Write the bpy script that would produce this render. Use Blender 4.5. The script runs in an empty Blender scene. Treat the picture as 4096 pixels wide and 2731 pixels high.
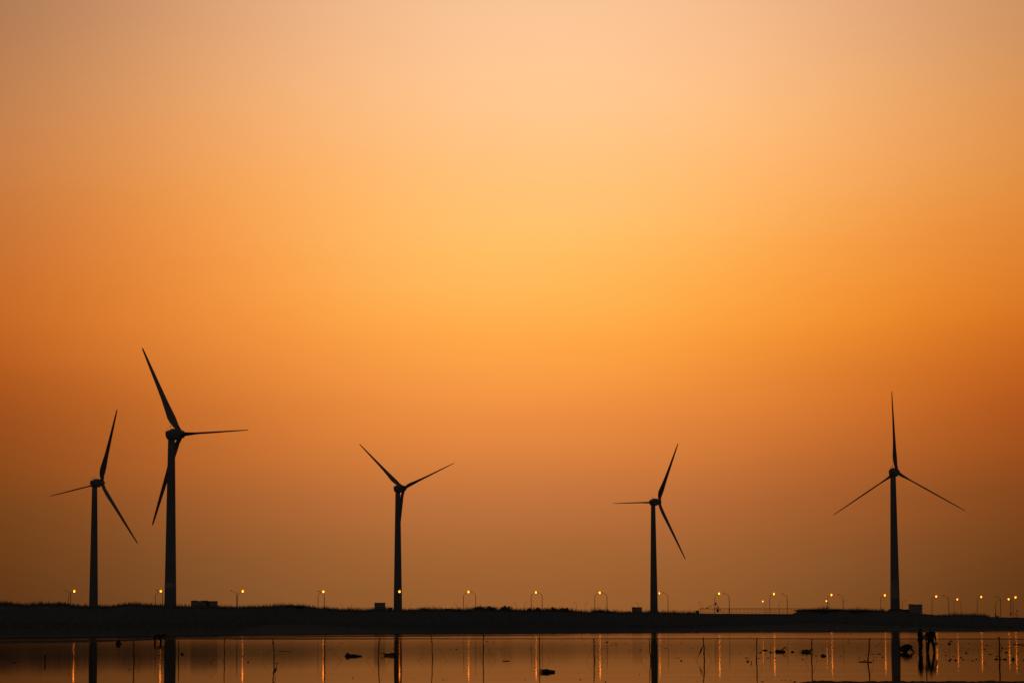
import bpy, bmesh, math, random
from mathutils import Vector, Matrix, noise
R = math.radians
S = bpy.context.scene
COL = S.collection
random.seed(7)

# ------------------------------------------------------------------ camera
F, CX, CY, H, ROLL = 11900.0, 2048.0, 1365.5, 2.0, 0.0037
PITCH = math.atan((2500.0 - CY) / F)
fw = Vector((0, math.cos(PITCH), math.sin(PITCH)))
r0 = Vector((1, 0, 0)); u0 = r0.cross(fw)
cr, sr = math.cos(ROLL), math.sin(ROLL)
RT = r0 * cr - u0 * sr
UP = u0 * cr + r0 * sr
cam_d = bpy.data.cameras.new('camera'); cam = bpy.data.objects.new('camera', cam_d); COL.objects.link(cam)
cam_d.sensor_width = 36.0; cam_d.sensor_fit = 'HORIZONTAL'; cam_d.lens = F * 36.0 / 4096.0
cam_d.clip_start = 0.5; cam_d.clip_end = 60000
m3 = Matrix((RT, UP, -fw)).transposed()
cam.matrix_world = Matrix.Translation((0, 0, H)) @ m3.to_4x4()
S.camera = cam

def ray(px, py): return (fw * F + RT * (px - CX) + UP * (CY - py)).normalized()
def W(px, py, D):                       # the place at distance D (metres north) that is seen there in the photo
    d = ray(px, py); t = D / d.y
    return Vector((d.x * t, D, H + d.z * t))
def G(px, py, z=0.0):                   # the place on the flat at height z
    d = ray(px, py); t = (z - H) / d.z
    return Vector((d.x * t, d.y * t, z))
def horizon(px): return 2500.0 - ROLL * (px - CX)

# ------------------------------------------------------------------ sky and sun
def lin(c):
    c = c / 255.0
    return c / 12.92 if c <= 0.04045 else ((c + 0.055) / 1.055) ** 2.4
SKYTAB = {   # column -> rows (pixel row, sRGB)
    30:   [(30,(177,123,83)),(330,(190,127,80)),(630,(200,126,70)),(930,(200,116,54)),(1230,(196,104,36)),(1430,(182,92,30)),(1630,(162,80,27)),(1830,(140,72,25)),(2030,(119,66,24)),(2330,(98,55,17)),(2480,(92,51,16))],
    1030: [(30,(228,169,123)),(330,(240,173,116)),(630,(247,170,99)),(930,(250,163,80)),(1230,(246,151,63)),(1430,(234,138,56)),(1630,(216,122,50)),(1830,(192,108,48)),(2030,(168,98,48)),(2330,(138,86,42)),(2480,(130,81,41))],
    2060: [(30,(249,196,151)),(330,(255,200,146)),(630,(255,195,127)),(1030,(253,191,100)),(1330,(255,169,73)),(1480,(249,157,70)),(1630,(239,144,66)),(1830,(215,128,62)),(2030,(192,115,60)),(2330,(158,97,48)),(2480,(148,91,45))],
    3090: [(30,(242,183,136)),(330,(251,187,127)),(630,(255,183,111)),(930,(254,172,84)),(1230,(250,154,55)),(1430,(238,140,50)),(1630,(221,125,50)),(1830,(196,110,49)),(2030,(172,98,48)),(2300,(144,88,43)),(2480,(132,80,38))],
    4060: [(30,(207,147,98)),(330,(218,148,86)),(630,(224,145,72)),(930,(224,133,52)),(1230,(216,117,34)),(1430,(198,100,29)),(1630,(174,84,27)),(1830,(150,75,26)),(2030,(126,68,26)),(2310,(102,58,20)),(2480,(94,53,19))],
}
def az_v(px, py):
    d = ray(px, py)
    return math.atan2(d.x, d.y), d.z / math.hypot(d.x, d.y)
UH = math.tan(R(9.9))
cols = sorted(SKYTAB)
unodes = [math.tan(az_v(c, 1200)[0]) / UH for c in cols]
VMAX = 0.26
world = bpy.data.worlds.new('World'); S.world = world; world.use_nodes = True
nt = world.node_tree; nt.nodes.clear()
def N(t, **k):
    n = nt.nodes.new(t)
    for a, b in k.items(): setattr(n, a, b)
    return n
L = nt.links.new
def M(op, a, b=None, clamp=False):
    n = N('ShaderNodeMath', operation=op, use_clamp=clamp)
    for i, v in enumerate((a, b)):
        if v is None: continue
        if isinstance(v, (int, float)): n.inputs[i].default_value = v
        else: L(v, n.inputs[i])
    return n.outputs[0]
tc = N('ShaderNodeTexCoord'); sx = N('ShaderNodeSeparateXYZ'); L(tc.outputs['Generated'], sx.inputs[0])
X, Y, Z = sx.outputs
hyp = M('SQRT', M('ADD', M('MULTIPLY', X, X), M('MULTIPLY', Y, Y)))
v = M('DIVIDE', Z, M('MAXIMUM', hyp, 0.001))
# soft drifting veils of haze make the bands a little uneven
mp = N('ShaderNodeMapping'); mp.inputs['Scale'].default_value = (4, 4, 24); mp.inputs['Rotation'].default_value = (0, R(16), 0); L(tc.outputs['Generated'], mp.inputs[0])
ns = N('ShaderNodeTexNoise'); ns.inputs['Scale'].default_value = 1.0; ns.inputs['Detail'].default_value = 3; L(mp.outputs[0], ns.inputs['Vector'])
v = M('ADD', v, M('MULTIPLY', M('SUBTRACT', ns.outputs[0], 0.5), 0.020))
vn = M('DIVIDE', v, VMAX, True)
u = M('DIVIDE', M('DIVIDE', X, M('MAXIMUM', Y, 0.05)), UH)
u = M('MINIMUM', M('MAXIMUM', u, -1.06), 1.06)
def catmull(xs, ys, x):
    if x <= xs[0]: return ys[0]
    if x >= xs[-1]: return ys[-1]
    for i in range(len(xs) - 1):
        if xs[i] <= x <= xs[i + 1]: break
    h = xs[i + 1] - xs[i]; t = (x - xs[i]) / h
    def sl(j):
        a = max(0, j - 1); b = min(len(xs) - 1, j + 1)
        return (ys[b] - ys[a]) / (xs[b] - xs[a])
    m0, m1 = sl(i) * h, sl(i + 1) * h
    return (2*t**3-3*t*t+1)*ys[i] + (t**3-2*t*t+t)*m0 + (-2*t**3+3*t*t)*ys[i+1] + (t**3-t*t)*m1
import numpy as np
SIG = 0.36
def gw(x): 
    w = np.array([math.exp(-((x - q) / SIG) ** 2 / 2) for q in unodes]); return w / w.sum()
AINV = np.linalg.inv(np.array([gw(q) for q in unodes]) * 0.92 + np.eye(5) * 0.08)
PROF = []
for c in cols:
    rows = SKYTAB[c]
    vs = [az_v(c, r[0])[1] for r in rows][::-1]; cs = [r[1] for r in rows][::-1]; top = cs[-1]
    vs += [0.235, 0.26]; cs += [tuple(x * f for x, f in zip(top, (0.97, 0.97, 1.0))), tuple(x * f for x, f in zip(top, (0.92, 0.93, 1.0)))]
    PROF.append([[lin(min(255, max(0, catmull(vs, [q[ch] for q in cs], VMAX * i / 25)))) for ch in range(3)] for i in range(26)])
PROF = np.maximum(np.einsum('ij,jkc->ikc', AINV, np.array(PROF)), 0.0)
graw = []
for q in unodes:
    d_ = M('SUBTRACT', u, q); graw.append(M('EXPONENT', M('MULTIPLY', M('MULTIPLY', d_, d_), -0.5 / SIG ** 2)))
gsum = graw[0]
for g_ in graw[1:]: gsum = M('ADD', gsum, g_)
total = None
for k, c in enumerate(cols):
    rows = SKYTAB[c]
    ramp = N('ShaderNodeValToRGB'); ramp.color_ramp.interpolation = 'LINEAR'
    el = ramp.color_ramp.elements
    pts = [(q / 25, [float(z_) for z_ in PROF[k][q]]) for q in range(26)]
    el[0].position = pts[0][0]; el[0].color = pts[0][1] + [1]
    el[1].position = 1.0; el[1].color = pts[-1][1] + [1]
    for p, cc in pts[1:-1]:
        e = el.new(p); e.color = cc + [1]
    L(vn, ramp.inputs[0])
    w = M('DIVIDE', graw[k], gsum)
    sc = N('ShaderNodeVectorMath', operation='SCALE'); L(ramp.outputs[0], sc.inputs[0]); L(w, sc.inputs['Scale'])
    if total is None: total = sc.outputs[0]
    else:
        ad = N('ShaderNodeVectorMath', operation='ADD'); L(total, ad.inputs[0]); L(sc.outputs[0], ad.inputs[1]); total = ad.outputs[0]
# the glow sinks away towards the sides, the zenith and the dark east
front = N('ShaderNodeMapRange', interpolation_type='SMOOTHSTEP'); L(M('DIVIDE', Y, M('MAXIMUM', hyp, 0.001)), front.inputs[0])
front.inputs[1].default_value = 0.80; front.inputs[2].default_value = 0.975
high = N('ShaderNodeMapRange', interpolation_type='SMOOTHSTEP'); L(v, high.inputs[0])
high.inputs[1].default_value = 0.24; high.inputs[2].default_value = 0.75; high.inputs[3].default_value = 1; high.inputs[4].default_value = 0
fac = M('MULTIPLY', front.outputs[0], high.outputs[0])
mx = N('ShaderNodeMix', data_type='RGBA'); L(fac, mx.inputs[0]); L(total, mx.inputs[7])
mx.inputs[6].default_value = (0.041, 0.037, 0.036, 1)
bg = N('ShaderNodeBackground'); L(mx.outputs[2], bg.inputs[0]); bg.inputs[1].default_value = 1.0
SUN_EL, SUN_AZ = R(7.5), R(0.6)
sky = N('ShaderNodeTexSky', sky_type='NISHITA'); sky.sun_disc = False
sky.sun_elevation = SUN_EL; sky.sun_rotation = SUN_AZ; sky.dust_density = 6
bg2 = N('ShaderNodeBackground'); L(sky.outputs[0], bg2.inputs[0]); bg2.inputs[1].default_value = 0.0001
addn = N('ShaderNodeAddShader'); L(bg.outputs[0], addn.inputs[0]); L(bg2.outputs[0], addn.inputs[1])
wo = N('ShaderNodeOutputWorld'); L(addn.outputs[0], wo.inputs[0])

sd = bpy.data.lights.new('sun', 'SUN'); sd.energy = 0.3; sd.angle = R(2.0); sd.color = (1.0, 0.55, 0.25)
so = bpy.data.objects.new('sun', sd); COL.objects.link(so)
sdir = Vector((math.sin(SUN_AZ) * math.cos(SUN_EL), math.cos(SUN_AZ) * math.cos(SUN_EL), math.sin(SUN_EL)))
so.rotation_euler = sdir.to_track_quat('Z', 'Y').to_euler(); so.location = (0, 0, 60)

vs_ = S.view_settings; vs_.view_transform = 'Standard'; vs_.look = 'None'; vs_.exposure = 0; vs_.gamma = 1
S.render.engine = 'CYCLES'
S.cycles.max_bounces = 6

# ------------------------------------------------------------------ materials
def mat(name, col, rough=0.8, var=0.3, scale=3.0, spec=0.2, metal=0.0, bump=0.0):
    m = bpy.data.materials.new(name); m.use_nodes = True
    t = m.node_tree; b = t.nodes['Principled BSDF']
    b.inputs['Roughness'].default_value = rough; b.inputs['Metallic'].default_value = metal
    b.inputs['Specular IOR Level'].default_value = spec
    tx = t.nodes.new('ShaderNodeTexCoord'); n = t.nodes.new('ShaderNodeTexNoise'); n.inputs['Scale'].default_value = scale; n.inputs['Detail'].default_value = 5
    t.links.new(tx.outputs['Object'], n.inputs['Vector'])
    r = t.nodes.new('ShaderNodeValToRGB')
    r.color_ramp.elements[0].position = 0.3; r.color_ramp.elements[1].position = 0.7
    r.color_ramp.elements[0].color = [c * (1 - var) for c in col] + [1]
    r.color_ramp.elements[1].color = [min(1, c * (1 + var)) for c in col] + [1]
    t.links.new(n.outputs[0], r.inputs[0]); t.links.new(r.outputs[0], b.inputs['Base Color'])
    if bump:
        bm = t.nodes.new('ShaderNodeBump'); bm.inputs['Strength'].default_value = bump
        t.links.new(n.outputs[0], bm.inputs['Height']); t.links.new(bm.outputs[0], b.inputs['Normal'])
    return m
def emit(name, col, s):
    m = bpy.data.materials.new(name); m.use_nodes = True; t = m.node_tree; t.nodes.clear()
    e = t.nodes.new('ShaderNodeEmission'); e.inputs[0].default_value = (*col, 1); e.inputs[1].default_value = s
    n = t.nodes.new('ShaderNodeTexNoise'); n.inputs['Scale'].default_value = 2.0
    r = t.nodes.new('ShaderNodeMapRange'); r.inputs[3].default_value = s * .85; r.inputs[4].default_value = s * 1.15
    t.links.new(n.outputs[0], r.inputs[0]); t.links.new(r.outputs[0], e.inputs[1])
    o = t.nodes.new('ShaderNodeOutputMaterial'); t.links.new(e.outputs[0], o.inputs[0]); return m
MT = dict(
    soil=mat('dyke_soil', (0.12, 0.12, 0.115), 0.95, 0.15, 0.6, 0.0, bump=0.3),
    mud=mat('wet_mud', (0.10, 0.09, 0.08), 0.9, 0.4, 4.0, 0.0, bump=0.4),
    clump=mat('mud_clump', (0.10, 0.085, 0.075), 0.95, 0.4, 9.0, 0.0),
    grass=mat('dry_grass', (0.19, 0.18, 0.15), 0.9, 0.35, 0.8, 0.0),
    leaf=mat('shrub_leaf', (0.10, 0.11, 0.07), 0.9, 0.35, 1.5, 0.0),
    bark=mat('bark', (0.09, 0.07, 0.05), 0.9, 0.3, 6.0, 0.0),
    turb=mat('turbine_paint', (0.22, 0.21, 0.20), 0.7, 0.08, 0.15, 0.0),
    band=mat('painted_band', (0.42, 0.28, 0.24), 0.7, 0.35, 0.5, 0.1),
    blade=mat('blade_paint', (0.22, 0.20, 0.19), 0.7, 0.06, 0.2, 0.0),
    pole=mat('galvanised_pole', (0.20, 0.17, 0.15), 0.6, 0.15, 2.0, 0.1),
    wall=mat('concrete_wall', (0.34, 0.27, 0.23), 0.9, 0.15, 0.8, 0.0),
    roof=mat('roof_slab', (0.25, 0.22, 0.2), 0.9, 0.2, 1.0, 0.0),
    door=mat('door_paint', (0.06, 0.06, 0.06), 0.7, 0.2, 2.0, 0.1),
    iron=mat('rusty_iron', (0.11, 0.06, 0.04), 0.8, 0.35, 5.0, 0.1),
    wood=mat('weathered_stake', (0.12, 0.05, 0.035), 0.9, 0.35, 8.0, 0.0),
    rope=mat('rope', (0.16, 0.10, 0.06), 0.95, 0.25, 10.0, 0.0),
    cloth=mat('dark_cloth', (0.05, 0.05, 0.055), 0.95, 0.25, 6.0, 0.0),
    trouser=mat('trouser_cloth', (0.045, 0.045, 0.05), 0.95, 0.25, 6.0, 0.0),
    skin=mat('skin', (0.30, 0.18, 0.12), 0.7, 0.1, 6.0, 0.1),
    hair=mat('hair', (0.02, 0.018, 0.016), 0.7, 0.2, 20.0, 0.1),
    bag=mat('pale_bag', (0.85, 0.55, 0.32), 0.8, 0.12, 12.0, 0.0),
    feather=mat('grey_feather', (0.24, 0.21, 0.21), 0.9, 0.15, 30.0, 0.0),
    beak=mat('beak', (0.22, 0.13, 0.06), 0.6, 0.15, 10.0, 0.1),
    glow=emit('lit_bulb', (1.0, 0.22, 0.014), 11.5),
    glare_halo=emit('glare_halo_glow', (1.0, 0.13, 0.004), 0.85),  # orange lens glare round lit lamps, put in as a glowing colour
)
wm = bpy.data.materials.new('shallow_water'); wm.use_nodes = True; t = wm.node_tree; t.nodes.clear()
def wn(ty, **k):
    n = t.nodes.new(ty)
    for a, b in k.items(): setattr(n, a, b)
    return n
g = wn('ShaderNodeNewGeometry'); sp = wn('ShaderNodeSeparateXYZ'); t.links.new(g.outputs['Position'], sp.inputs[0])
mpw = wn('ShaderNodeMapping'); mpw.inputs['Scale'].default_value = (0.012, 0.09, 1); t.links.new(g.outputs['Position'], mpw.inputs[0])
nw = wn('ShaderNodeTexNoise'); nw.inputs['Scale'].default_value = 1.0; nw.inputs['Detail'].default_value = 4; nw.inputs['Roughness'].default_value = 0.6; t.links.new(mpw.outputs[0], nw.inputs['Vector'])
# ripples: calm in the near pool, choppier out in the channel
rg = wn('ShaderNodeMapRange'); t.links.new(sp.outputs[1], rg.inputs[0])
rg.inputs[1].default_value = 105; rg.inputs[2].default_value = 460; rg.inputs[3].default_value = 0.034; rg.inputs[4].default_value = 0.115
mu = wn('ShaderNodeMapRange'); mpf = wn('ShaderNodeMapping'); mpf.inputs['Scale'].default_value = (0.035, 0.55, 1); t.links.new(g.outputs['Position'], mpf.inputs[0])
nf = wn('ShaderNodeTexNoise'); nf.inputs['Scale'].default_value = 1.0; nf.inputs['Detail'].default_value = 3; t.links.new(mpf.outputs[0], nf.inputs['Vector'])
avg = wn('ShaderNodeMath', operation='MULTIPLY_ADD'); t.links.new(nf.outputs[0], avg.inputs[0]); avg.inputs[1].default_value = 0.55
hf = wn('ShaderNodeMath', operation='MULTIPLY'); hf.inputs[1].default_value = 0.45; t.links.new(nw.outputs[0], hf.inputs[0]); t.links.new(hf.outputs[0], avg.inputs[2])
t.links.new(avg.outputs[0], mu.inputs[0])
mu.inputs[1].default_value = 0.3; mu.inputs[2].default_value = 0.7; mu.inputs[3].default_value = 0.95; mu.inputs[4].default_value = 1.05
mm = wn('ShaderNodeMath', operation='MULTIPLY'); t.links.new(rg.outputs[0], mm.inputs[0]); t.links.new(mu.outputs[0], mm.inputs[1])
gl = wn('ShaderNodeBsdfAnisotropic', distribution='BECKMANN'); t.links.new(mm.outputs[0], gl.inputs['Roughness'])
nc = wn('ShaderNodeMapRange'); t.links.new(avg.outputs[0], nc.inputs[0]); nc.inputs[1].default_value = .3; nc.inputs[2].default_value = .7; nc.inputs[3].default_value = 0.69; nc.inputs[4].default_value = 0.88
cb = wn('ShaderNodeCombineColor'); t.links.new(nc.outputs[0], cb.inputs[0])
m2 = wn('ShaderNodeMath', operation='MULTIPLY'); m2.inputs[1].default_value = 0.93; t.links.new(nc.outputs[0], m2.inputs[0]); t.links.new(m2.outputs[0], cb.inputs[1])
m4 = wn('ShaderNodeMath', operation='MULTIPLY'); m4.inputs[1].default_value = 0.80; t.links.new(nc.outputs[0], m4.inputs[0]); t.links.new(m4.outputs[0], cb.inputs[2])
t.links.new(cb.outputs[0], gl.inputs['Color'])
df = wn('ShaderNodeBsdfDiffuse'); df.inputs[0].default_value = (0.03, 0.022, 0.015, 1)
fr = wn('ShaderNodeFresnel'); fr.inputs[0].default_value = 1.33
ms = wn('ShaderNodeMixShader'); t.links.new(fr.outputs[0], ms.inputs[0]); t.links.new(df.outputs[0], ms.inputs[1]); t.links.new(gl.outputs[0], ms.inputs[2])
ow = wn('ShaderNodeOutputMaterial'); t.links.new(ms.outputs[0], ow.inputs[0])
MT['water'] = wm
MT['glare_halo'].cycles.emission_sampling = 'NONE'

# ------------------------------------------------------------------ helpers
def tag(o, label=None, cat=None, group=None, kind=None):
    if label: o['label'] = label
    if cat: o['category'] = cat
    if group: o['group'] = group
    if kind: o['kind'] = kind
    return o
def empty(name, loc, rz=0.0):
    o = bpy.data.objects.new(name, None); COL.objects.link(o); o.location = loc; o.rotation_euler = (0, 0, rz); o.empty_display_size = 0.2
    return o
def frame_of(d):
    d = d.normalized(); a = Vector((0, 0, 1)) if abs(d.z) < 0.9 else Vector((1, 0, 0))
    x = d.cross(a).normalized(); return x, x.cross(d).normalized()
class MB:
    def __init__(s): s.v = []; s.f = []
    def ring_loft(s, rings, cap=True):
        n = len(rings[0]); b = len(s.v)
        for r in rings: s.v += [tuple(p) for p in r]
        for i in range(len(rings) - 1):
            for j in range(n):
                a = b + i * n + j; c = b + i * n + (j + 1) % n
                s.f.append((a, c, c + n, a + n))
        if cap:
            s.f.append(tuple(range(b + n - 1, b - 1, -1)))
            e = b + (len(rings) - 1) * n; s.f.append(tuple(range(e, e + n)))
        return s
    def tube(s, pts, rad, n=8):
        pts = [Vector(p) for p in pts]; rings = []; x = None
        for i, p in enumerate(pts):
            d = (pts[min(i + 1, len(pts) - 1)] - pts[max(0, i - 1)]).normalized()
            if x is None: x, y = frame_of(d)
            else:
                x = (x - d * x.dot(d)).normalized(); y = d.cross(x)
            r = rad[i] if isinstance(rad, (list, tuple)) else rad
            rings.append([p + (x * math.cos(2*math.pi*k/n) + y * math.sin(2*math.pi*k/n)) * r for k in range(n)])
        return s.ring_loft(rings)
    def box(s, c, d, rz=0.0):
        c = Vector(c); m = Matrix.Rotation(rz, 3, 'Z'); b = len(s.v)
        for x in (-.5, .5):
            for y in (-.5, .5):
                for z in (-.5, .5): s.v.append(tuple(c + m @ Vector((x*d[0], y*d[1], z*d[2]))))
        for q in ((0,1,3,2),(4,6,7,5),(0,4,5,1),(2,3,7,6),(0,2,6,4),(1,5,7,3)): s.f.append(tuple(b + k for k in q))
        return s
    def ball(s, c, r, nu=10, nv=7, rot=None, jit=0.0, rnd=random):
        c = Vector(c); r = (r, r, r) if isinstance(r, (int, float)) else r; rings = []
        for i in range(1, nv):
            th = math.pi * i / nv
            ring = []
            for k in range(nu):
                ph = 2 * math.pi * k / nu
                p = Vector((math.sin(th)*math.cos(ph)*r[0], math.sin(th)*math.sin(ph)*r[1], math.cos(th)*r[2]))
                if jit: p *= 1 + rnd.uniform(-jit, jit)
                if rot is not None: p = rot @ p
                ring.append(c + p)
            rings.append(ring)
        b = len(s.v); s.ring_loft(rings, False)
        tp = Vector((0, 0, r[2])); bt = Vector((0, 0, -r[2]))
        if rot is not None: tp = rot @ tp; bt = rot @ bt
        s.v.append(tuple(c + tp)); s.v.append(tuple(c + bt)); ti = len(s.v) - 2; bi = ti + 1
        e = b + (nv - 2) * nu
        for k in range(nu):
            s.f.append((b + (k + 1) % nu, b + k, ti)); s.f.append((e + k, e + (k + 1) % nu, bi))
        return s
    def poly(s, pts, h, up=Vector((0, 0, 1))):   # prism
        b = len(s.v); n = len(pts); pts = [Vector(p) for p in pts]
        s.v += [tuple(p) for p in pts] + [tuple(p + up * h) for p in pts]
        s.f.append(tuple(range(b + n - 1, b - 1, -1))); s.f.append(tuple(range(b + n, b + 2 * n)))
        for k in range(n): s.f.append((b + k, b + (k + 1) % n, b + n + (k + 1) % n, b + n + k))
        return s
    def build(s, name, m, parent=None, smooth=False, loc=None):
        me = bpy.data.meshes.new(name)
        off = Vector(loc) if loc is not None else Vector((0, 0, 0))
        me.from_pydata([tuple(Vector(p) - off) for p in s.v] if loc is not None else s.v, [], s.f); me.update()
        me.materials.append(MT[m])
        if smooth: me.shade_smooth()
        o = bpy.data.objects.new(name, me); COL.objects.link(o)
        if loc is not None: o.location = off
        if parent is not None: o.parent = parent
        return o
def copy_tree(o, parent=None):
    kids = [c for c in ORDER.get(o.name, [])]
    c = o.copy(); COL.objects.link(c); c.parent = parent
    for ch in list(o.children): copy_tree(ch, c)
    return c
ORDER = {}

# ------------------------------------------------------------------ the setting: ground, dyke, water
RIDGE = [(-400,2410),(0,2408.6),(104,2418),(170,2412),(234,2411),(335,2424),(429,2423),(508,2414),(560,2415),(613,2420),(690,2422),(764,2424),(863,2423),(946,2427),(1040,2424),(1127,2421),(1171,2419),(1218,2422),(1265,2429),(1375,2435),(1457,2438),(1500,2434),(1608,2437),(1683,2436),(1771,2434),(1848,2436),(1893,2433),(1914,2431),(1969,2431),(2004,2436),(2032,2433),(2062,2436),(2104,2440),(2128,2437),(2197,2436),(2250,2436),(2304,2441),(2351,2447),(2400,2441),(2447,2443),(2502,2448),(2530,2446),(2598,2445),(2667,2448),(2800,2449.5),(2865,2450),(3166,2451),(3180,2447),(3200,2438.5),(3260,2436.5),(3330,2437.5),(3400,2437),(3520,2440.5),(3560,2440),(3604,2439),(3641,2447),(3689,2450),(3743,2457),(3793,2457),(3908,2457),(3969,2464),(4000,2465),(4096,2466),(4600,2470)]
SHORE = [(-400,2549),(0,2547),(300,2545),(600,2541),(1100,2534),(1650,2531),(2200,2528.3),(2800,2525),(3300,2522.5),(4096,2520.5),(4600,2519)]
def interp(tab, x):
    if x <= tab[0][0]: return tab[0][1]
    if x >= tab[-1][0]: return tab[-1][1]
    for (a, b), (c, d) in zip(tab, tab[1:]):
        if a <= x <= c: return b + (d - b) * (x - a) / (c - a)
def shoreD(px):
    p = min(max(px, -400), 4600); return G(p, interp(SHORE, p)).y
CREST = 32.0
def crestD(px): return shoreD(px) + CREST
def crest_pt(px, lift=0.0):
    q = min(max(px, -400), 4600); D = crestD(px)
    z = W(q, interp(RIDGE, q) + 3.0, D).z
    if q != px: z += 0.5 * math.sin(px * 0.01)
    return Vector((W(px, 2450, D).x, D, z + lift))
pxs = [-6000 + 60 * i for i in range(94)] + [-360 + 5 * i for i in range(0, 992)] + [4600 + 60 * i for i in range(1, 95)]
pxs = sorted(set(pxs))
b = MB(); rows = []
for px in pxs:
    c = crest_pt(px); D0 = shoreD(px)
    def P(fr, zz):
        D = D0 + CREST * fr; x = c.x * D / c.y
        n = noise.noise(Vector((x * 0.08, D * 0.15, 0)))
        return (x, D, zz + 0.12 * n * (1 if fr > 0 else 0))
    z = c.z
    rows.append([P(-0.5, -0.35), P(0.0, -0.02), P(0.12, 0.35), P(0.25, 0.5), P(0.45, z * 0.42), P(0.7, z * 0.72), P(0.88, z * 0.93), (c.x, c.y, z),
                 P(1.25, z - 0.25), P(1.7, max(2.6, z - 2.2)), P(3.0, 2.6)])
n = len(rows[0])
for r in rows: b.v += [tuple(p) for p in r]
for i in range(len(rows) - 1):
    for j in range(n - 1):
        a = i * n + j; b.f.append((a, a + n, a + n + 1, a + 1))
tag(b.build('embankment', 'soil', smooth=True), kind='structure')

b = MB()   # one ground sheet to the horizon, lake bed in front and plain behind the dyke
gx = [-24000, -8000, -3000, -1200, -500, -150, 0, 150, 500, 1200, 3000, 8000, 24000]
gy = [(-400, 1.2), (-60, 0.4), (6, 0.15), (30, -0.12), (60, -0.4), (500, -0.5), (560, -0.5)]
for x in gx:
    for y, z in gy: b.v.append((x, y, z))
    for fr, z in ((0.3, -0.5), (1.9, 2.45), (3.5, 2.5)):
        pxx = min(max(CX + x / 700 * F, -6000), 10000); D = shoreD(pxx) + CREST * fr
        b.v.append((x, D, z))
    for y, z in ((4000, 2.5), (12000, 2.5), (40000, 2.5)): b.v.append((x, y, z))
n = len(gy) + 6
for i in range(len(gx) - 1):
    for j in range(n - 1):
        a = i * n + j; b.f.append((a, a + n, a + n + 1, a + 1))
tag(b.build('ground', 'soil', smooth=True), kind='structure')

b = MB(); b.v = [(-1800, 12, 0), (1800, 12, 0), (1800, 1010, 0), (-1800, 1010, 0)]; b.f = [(0, 1, 2, 3)]
tag(b.build('water', 'water'), kind='structure')

def mud_strip(name, up, lo, z=0.02, step=4, jag=0.35, m='mud', hump=0.0):
    """a low bar of mud between two traced edges; up/lo are (px,py) lists on the flat"""
    b = MB(); x0 = max(up[0][0], lo[0][0]); x1 = min(up[-1][0], lo[-1][0]); x = x0; k = 0; nr = 4; c = 0
    while x <= x1:
        yu, yl = interp(up, x), interp(lo, x)
        if yl - yu < 0.1: yl = yu + 0.1
        yu += noise.noise(Vector((x * 0.02, 3, yu * .1))) * jag; yl += noise.noise(Vector((x * 0.02, 9, yl * .1))) * jag
        for j in range(nr + 1):
            p = G(x, yl + (yu - yl) * j / nr)
            hh = z if 0 < j < nr else -0.03
            if 0 < j < nr: hh += hump * abs(noise.noise(Vector((x * 0.06, j * 3.1, 1))))
            b.v.append((p.x, p.y, hh))
        x += step; c += 1
    for i in range(c - 1):
        for j in range(nr):
            a = i * (nr + 1) + j; b.f.append((a, a + nr + 1, a + nr + 2, a + 1))
    return tag(b.build(name, m, smooth=True), kind='structure')
mud_strip('mud_bar', [(480,2550.5),(600,2550.5),(1100,2549.3),(1650,2551),(2200,2551.4),(3000,2551.3),(3600,2552.2),(4400,2553.2)],
                     [(480,2552),(600,2556),(1100,2557.5),(1650,2555.8),(2200,2555.2),(3000,2555.0),(3600,2555.8),(4400,2557)], 0.035, 3)
mud_strip('mud_bar', [(560,2548.3),(800,2546.3),(1100,2543.4),(1650,2538.6),(1900,2538.2),(2200,2538.6),(2300,2540.6)],
                     [(560,2549.6),(800,2549.4),(1100,2549),(1650,2545.5),(2000,2543.5),(2300,2541)], 0.02, 4)
mud_strip('mud_bar', [(-400,2559),(0,2557.5),(300,2555.5),(520,2553.4),(680,2555)],
                     [(-400,2577),(0,2575),(300,2571),(520,2564),(680,2556)], 0.02, 4)
mud_strip('mud_bar', [(2300,2529.5),(2900,2526.6),(3500,2525.6),(4400,2525.2)], [(2300,2529.8),(2900,2527.8),(3500,2527.4),(4400,2526.6)], 0.02, 4)
mud_strip('mud_bar', [(2700,2523.6),(3300,2522.7),(4400,2521.6)], [(2700,2524.0),(3300,2523.7),(4400,2522.5)], 0.02, 4)
# lumpy near bank at the bottom right of the view
b = MB(); nx, ny = 460, 14; c = 0
for i in range(nx + 1):
    px = 3130 + (4900 - 3130) * i / nx
    edge = 2723.5 + 2.6 * noise.noise(Vector((px * 0.013, 0, 0))) + 2.6 * noise.noise(Vector((px * 0.05, 4, 0))) + (max(0, 3260 - px) / 13.0)
    for j in range(ny + 1):
        py = edge + (j / ny) ** 1.6 * 160; p = G(px, py)
        hh = -0.02 if j == 0 else 0.03 + 0.035 * noise.noise(Vector((p.x * 2.6, p.y * 0.9, 0))) + 0.015 * noise.noise(Vector((p.x * 9, p.y * 2, 0)))
        b.v.append((p.x, p.y, hh))
for i in range(nx):
    for j in range(ny):
        a = i * (ny + 1) + j; b.f.append((a, a + 1, a + ny + 2, a + ny + 1))
tag(b.build('mudbank', 'mud', smooth=True), kind='structure')

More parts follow.
